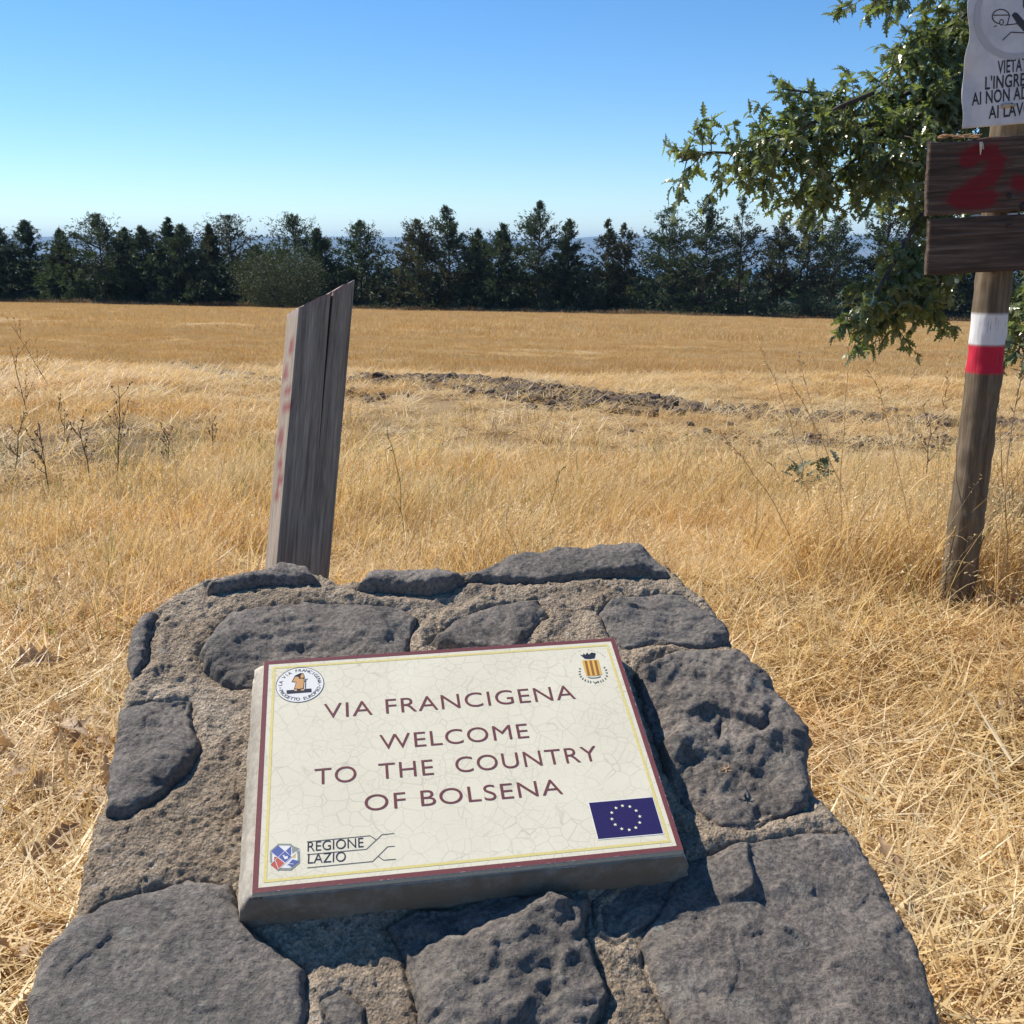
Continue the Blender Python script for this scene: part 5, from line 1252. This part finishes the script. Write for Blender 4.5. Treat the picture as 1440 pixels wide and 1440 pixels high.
def hedge():
    rg = RNG; n = 60000; x = rg.uniform(-75, 75, n); y = rg.uniform(117.5, 134, n)+1.5*vn(x/6, x*0, 0, 51); h = (.45+.75*sstep(117, 124, y))*(1+.8*fbm(x/3, y/3, 0, 52, 3))
    z = gz(x, y)+np.maximum(h, .1)*rg.random(n)
    V, F = spray(np.column_stack([x, y, z]), rg.normal(size=(n, 3))*.7+np.array([0, 0, 1]), rg.uniform(.2, .55, n), rg.uniform(.06, .14, n), .1)
    link('undergrowth', npmesh('undergrowth', V, F, [M_CONIFER], False, {'tone': np.repeat(rg.random(n), 4)}), kind='stuff', label='dark undergrowth beneath the row of conifers')
    n = 22000; x = rg.uniform(-75, 75, n); y = rg.uniform(115.5, 118.5, n)+1.5*vn(x/6, x*0, 0, 51); z = gz(x, y)+rg.random(n)*.35*(1+.9*fbm(x/2.5, y/2.5, 0, 53, 2))
    V, F = spray(np.column_stack([x, y, z]), rg.normal(size=(n, 3))*.5+np.array([0, 0, 1]), rg.uniform(.2, .5, n), rg.uniform(.04, .09, n), .1)
    link('brown_field_edge', npmesh('brown_field_edge', V, F, [straw_mat('dull_verge', [(0, (.10, .065, .035)), (.6, (.20, .14, .075)), (1, (.42, .31, .17))], .2, .8)], False, {'tone': np.repeat(rg.random(n), 4)}), kind='stuff', label='dull brown weeds along the far field edge')
    # woods on the slope down to the lake
    n = 26000; y = np.exp(rg.uniform(math.log(180), math.log(4200), n)); x = rg.uniform(-1, 1, n)*y*.6; s = 2.5+y*.006
    z = gz(x, y)+rg.random(n)*s*1.1
    V, F = spray(np.column_stack([x, y, z]), rg.normal(size=(n, 3))+np.array([0, 0, .6]), s*rg.uniform(.8, 1.6, n), s*rg.uniform(.5, 1.0, n), .1)
    link('lakeside_woods', npmesh('lakeside_woods', V, F, [M_CONIFER], False, {'tone': np.repeat(rg.random(n), 4)}), kind='stuff', label='woods on the slope down to the lake')
hedge()

# ------------------------------------------------------------------ oak at the right
def oak():
    rg = np.random.default_rng(12)
    bx, by = 4.6, 6.6; bz = float(gz(bx, by))
    t = thing('oak_tree', 'oak with glossy lobed leaves reaching into the picture from the right behind the signs', 'tree', (bx, by, bz)); T0 = np.array([bx, by, bz])
    LM = [npmesh('leaf', V, F, [M_OAK], True, {'tone': np.full(len(V), .17*i)}) for i, (V, F) in enumerate(LEAFS)]
    crown = np.array([4.4, 6.5, .9])
    trunk = [np.array([bx, by, bz-.1]), np.array([bx-.05, by, bz+.8]), np.array([bx-.1, by-.05, bz+1.6]), np.array([4.45, 6.5, .5]), np.array([4.35, 6.4, 1.2]), np.array([4.5, 6.5, 2.2]), np.array([4.7, 6.6, 3.2])]
    wood = [tube(trunk, [.19, .16, .14, .12, .10, .07, .03], 14, noise=.12)]
    D = 5.6
    limbs = [ # (pixel path, depth start, depth end, leaf density, spread)
     ([(1560, 90), (1440, 120), (1340, 160), (1255, 172), (1180, 185), (1110, 205), (1050, 216), (1000, 214), (955, 228)], 6.2, 5.2, 1.0, .15),
     ([(1560, 40), (1420, 60), (1330, 100), (1270, 135), (1200, 140), (1140, 130), (1100, 125)], 6.2, 5.4, 1.0, .17),
     ([(1560, -40), (1430, -40), (1330, -30), (1270, -25), (1215, -5)], 6.0, 5.4, 1.1, .12),
     ([(1440, 120), (1370, 180), (1310, 215), (1255, 240), (1200, 250), (1140, 262), (1105, 285)], 6.2, 5.6, 1.0, .17),
     ([(1560, 180), (1440, 210), (1370, 240), (1320, 270), (1285, 320), (1255, 370), (1228, 420), (1205, 462)], 6.2, 5.2, .95, .12),
     ([(1560, 230), (1440, 290), (1370, 330), (1310, 360), (1270, 395), (1235, 425)], 6.4, 5.6, 1.0, .14),
     ([(1560, 330), (1470, 370), (1425, 420), (1400, 470)], 5.6, 5.0, .8, .10),
     ([(1560, 300), (1480, 400), (1445, 460), (1430, 500)], 5.2, 4.9, .8, .09),
     ([(1440, 60), (1370, 40), (1330, 40), (1290, 70), (1250, 95)], 6.4, 5.8, 1.0, .15),
     ([(1560, -80), (1440, -30), (1370, 0), (1340, 20)], 6.6, 6.0, 1.2, .18),
     ([(1255, 172), (1215, 215), (1175, 245), (1150, 290)], 5.8, 5.6, 1.0, .12),
     ([(1340, 160), (1300, 200), (1285, 225), (1270, 250)], 6.2, 6.0, 1.2, .14),
     ([(1110, 205), (1085, 240), (1070, 262)], 5.5, 5.4, 1.0, .09), ([(1180, 185), (1150, 225), (1135, 250)], 5.7, 5.5, 1.0, .12),
     ([(1440, 210), (1400, 250), (1340, 300), (1320, 340), (1290, 380)], 6.6, 6.4, 1.2, .15),
     ([(1560, 120), (1480, 150), (1420, 190), (1360, 230)], 7.0, 6.8, 1.2, .2),
     ([(1200, 140), (1165, 165), (1120, 160), (1075, 175)], 5.6, 5.5, 1.0, .12),
     ([(1440, 20), (1370, 70), (1320, 120), (1270, 160), (1235, 190)], 5.9, 5.6, 1.2, .17),
     ([(1440, 160), (1390, 200), (1350, 250), (1320, 310), (1300, 360), (1275, 420), (1240, 455)], 5.9, 5.5, 1.1, .13),
     ([(1330, 100), (1290, 150), (1240, 200), (1200, 215)], 6.4, 6.2, 1.0, .17),
    ]
    limbs += [([(1440, 60), (1370, 90), (1310, 140), (1262, 200), (1240, 250)], 5.8, 5.5, 1.2, .15), ([(1440, 130), (1380, 150), (1330, 200), (1300, 260)], 5.7, 5.6, 1.2, .14),
              ([(1440, -10), (1360, 20), (1300, 60), (1262, 85)], 6.0, 5.8, 1.2, .15), ([(1370, 240), (1330, 300), (1300, 350), (1265, 400), (1225, 440)], 5.8, 5.5, 1.2, .12),
              ([(1400, 300), (1350, 350), (1320, 400), (1300, 440)], 5.9, 5.7, 1.1, .12), ([(1230, 130), (1180, 150), (1130, 180), (1060, 200)], 5.5, 5.3, 1.0, .15), ([(1560, 350), (1480, 420), (1450, 470)], 5.3, 5.0, 1.0, .12)]
    for a in range(10):        # the rest of the crown, outside the picture
        px = rg.uniform(1500, 2100); py = rg.uniform(-500, 250); limbs.append(([(1650, 150), ((1650+px)/2, (150+py)/2-30), (px, py)], 6.8, 7+rg.uniform(-1.2, 2), .9, .3))
    pos = []; dirs = []
    for path, d0, d1, dens, spread in limbs:
        P = np.array([at(px, py, d0+(d1-d0)*i/(len(path)-1)) for i, (px, py) in enumerate(path)])
        root = P[0]; start = min(trunk[2:], key=lambda q: np.linalg.norm(q-root))
        if path[0][0] > 1500: P = np.concatenate([[start, (start+root)/2+np.array([0, 0, .12])], P])
        n = len(P); wood.append(tube(P, np.linspace(.032 if path[0][0] > 1500 else .012, .0035, n), 7, noise=.1))
        seg = np.linalg.norm(np.diff(P, axis=0), axis=1); cum = np.r_[0, np.cumsum(seg)]
        # side twigs
        nt_ = int(cum[-1]*31*dens)
        for k in range(nt_):
            q = cum[-1]*(rg.random()**.75); i = min(np.searchsorted(cum, q, 'right')-1, n-2); f = (q-cum[i])/seg[i]; p = P[i]+(P[i+1]-P[i])*f
            ax = (P[i+1]-P[i])/seg[i]; dr = ax*.55+rg.normal(0, .62, 3); dr[2] -= .12; dr /= np.linalg.norm(dr)
            L = spread*rg.uniform(.7, 2.0); e = p+dr*L; e[2] -= .15*L; mid = (p+e)/2+rg.normal(0, .012, 3)
            wood.append(tube([p, mid, e], [.0030, .0022, .0012], 4, False))
            m = int(6+L*56)
            for j in range(m):
                s = rg.uniform(.2, 1.02); c = p+(mid-p)*2*s if s < .5 else mid+(e-mid)*(2*s-1)
                ld = dr*.55+rg.normal(0, .65, 3); ld[2] -= .38; pos.append(c); dirs.append(ld/np.linalg.norm(ld))
    pos = np.array(pos); dirs = np.array(dirs); n = len(pos)
    up = rg.normal(0, .75, (n, 3))+np.array([-.2, -.1, 1.0]); X = dirs; Y = np.cross(up, X); Y /= np.linalg.norm(Y, axis=1)[:, None]+1e-9; Z = np.cross(X, Y)
    sc = rg.uniform(.40, .72, n); which = rg.integers(0, 5, n)
    zc = pos[:, 1]*CP-pos[:, 2]*SP; qx = 720+1444*pos[:, 0]/zc; qy = 720-1444*(pos[:, 2]*CP+pos[:, 1]*SP)/zc
    vis = (qx > 900) & (qx < 1440) & (qy > 0) & (qy < 600)
    big = np.argsort(np.where(vis, -sc/zc, 1))[:300]; isbig = np.zeros(n, bool); isbig[big] = True
    Vs = []; Fs = []; tn = []; o = 0
    for k in range(5):
        V, F = LEAFS[k]; ids = np.where((which == k) & ~isbig)[0]
        R_ = np.stack([X[ids], Y[ids], Z[ids]], 2)*sc[ids][:, None, None]
        W_ = np.einsum('nij,vj->nvi', R_, V)+pos[ids][:, None]-T0
        Vs.append(W_.reshape(-1, 3)); Fs.append((F[None]+(np.arange(len(ids))*len(V))[:, None, None]).reshape(-1, 4)+o); o += len(ids)*len(V); tn.append(np.repeat(rg.random(len(ids)), len(V)))
    link('leaves', npmesh('leaves', np.concatenate(Vs), np.concatenate(Fs), [M_OAK], False, {'tone': np.concatenate(tn)}), t, kind='stuff')
    for i in big:
        q = link('leaf', LM[which[i]], t); M = Matrix(((*X[i],), (*Y[i],), (*Z[i],))).transposed().to_4x4(); M.translation = Vector(pos[i]-T0); q.matrix_local = M @ Matrix.Scale(sc[i]*1.08, 4)
    V, F = merge(wood[:1]); link('trunk', npmesh('trunk', V-T0, F, [M_BARK], True, {'paint': np.zeros(len(V)), 'white': np.zeros(len(V))}), t)
    V, F = merge(wood[1:]); link('branches', npmesh('branches', V-T0, F, [M_BARK], True, {'paint': np.zeros(len(V)), 'white': np.zeros(len(V))}), t)
    print('oak leaves', n)
oak()

# ------------------------------------------------------------------ the air
def haze():
    m = bpy.data.materials.new('haze'); m.use_nodes = True; n = m.node_tree; n.nodes.remove(n.nodes['Principled BSDF'])
    v = n.nodes.new('ShaderNodeVolumePrincipled'); v.inputs['Color'].default_value = (.42, .66, 1, 1); v.inputs['Density'].default_value = 8e-5; v.inputs['Anisotropy'].default_value = .0
    n.links.new(v.outputs[0], n.nodes['Material Output'].inputs['Volume'])
    x0, x1, y0, y1, z0, z1 = -17000, 17000, -16500, 16800, -208, 190
    V = np.array([(x, y, z) for z in (z0, z1) for y in (y0, y1) for x in (x0, x1)], float)
    F = np.array([[0, 2, 3, 1], [4, 5, 7, 6], [0, 1, 5, 4], [1, 3, 7, 5], [3, 2, 6, 7], [2, 0, 4, 6]])
    link('haze', npmesh('haze', V, F, [m], False), kind='stuff', label='thin blue summer haze over the lake')
haze()

print('triangles', TRIS[0])
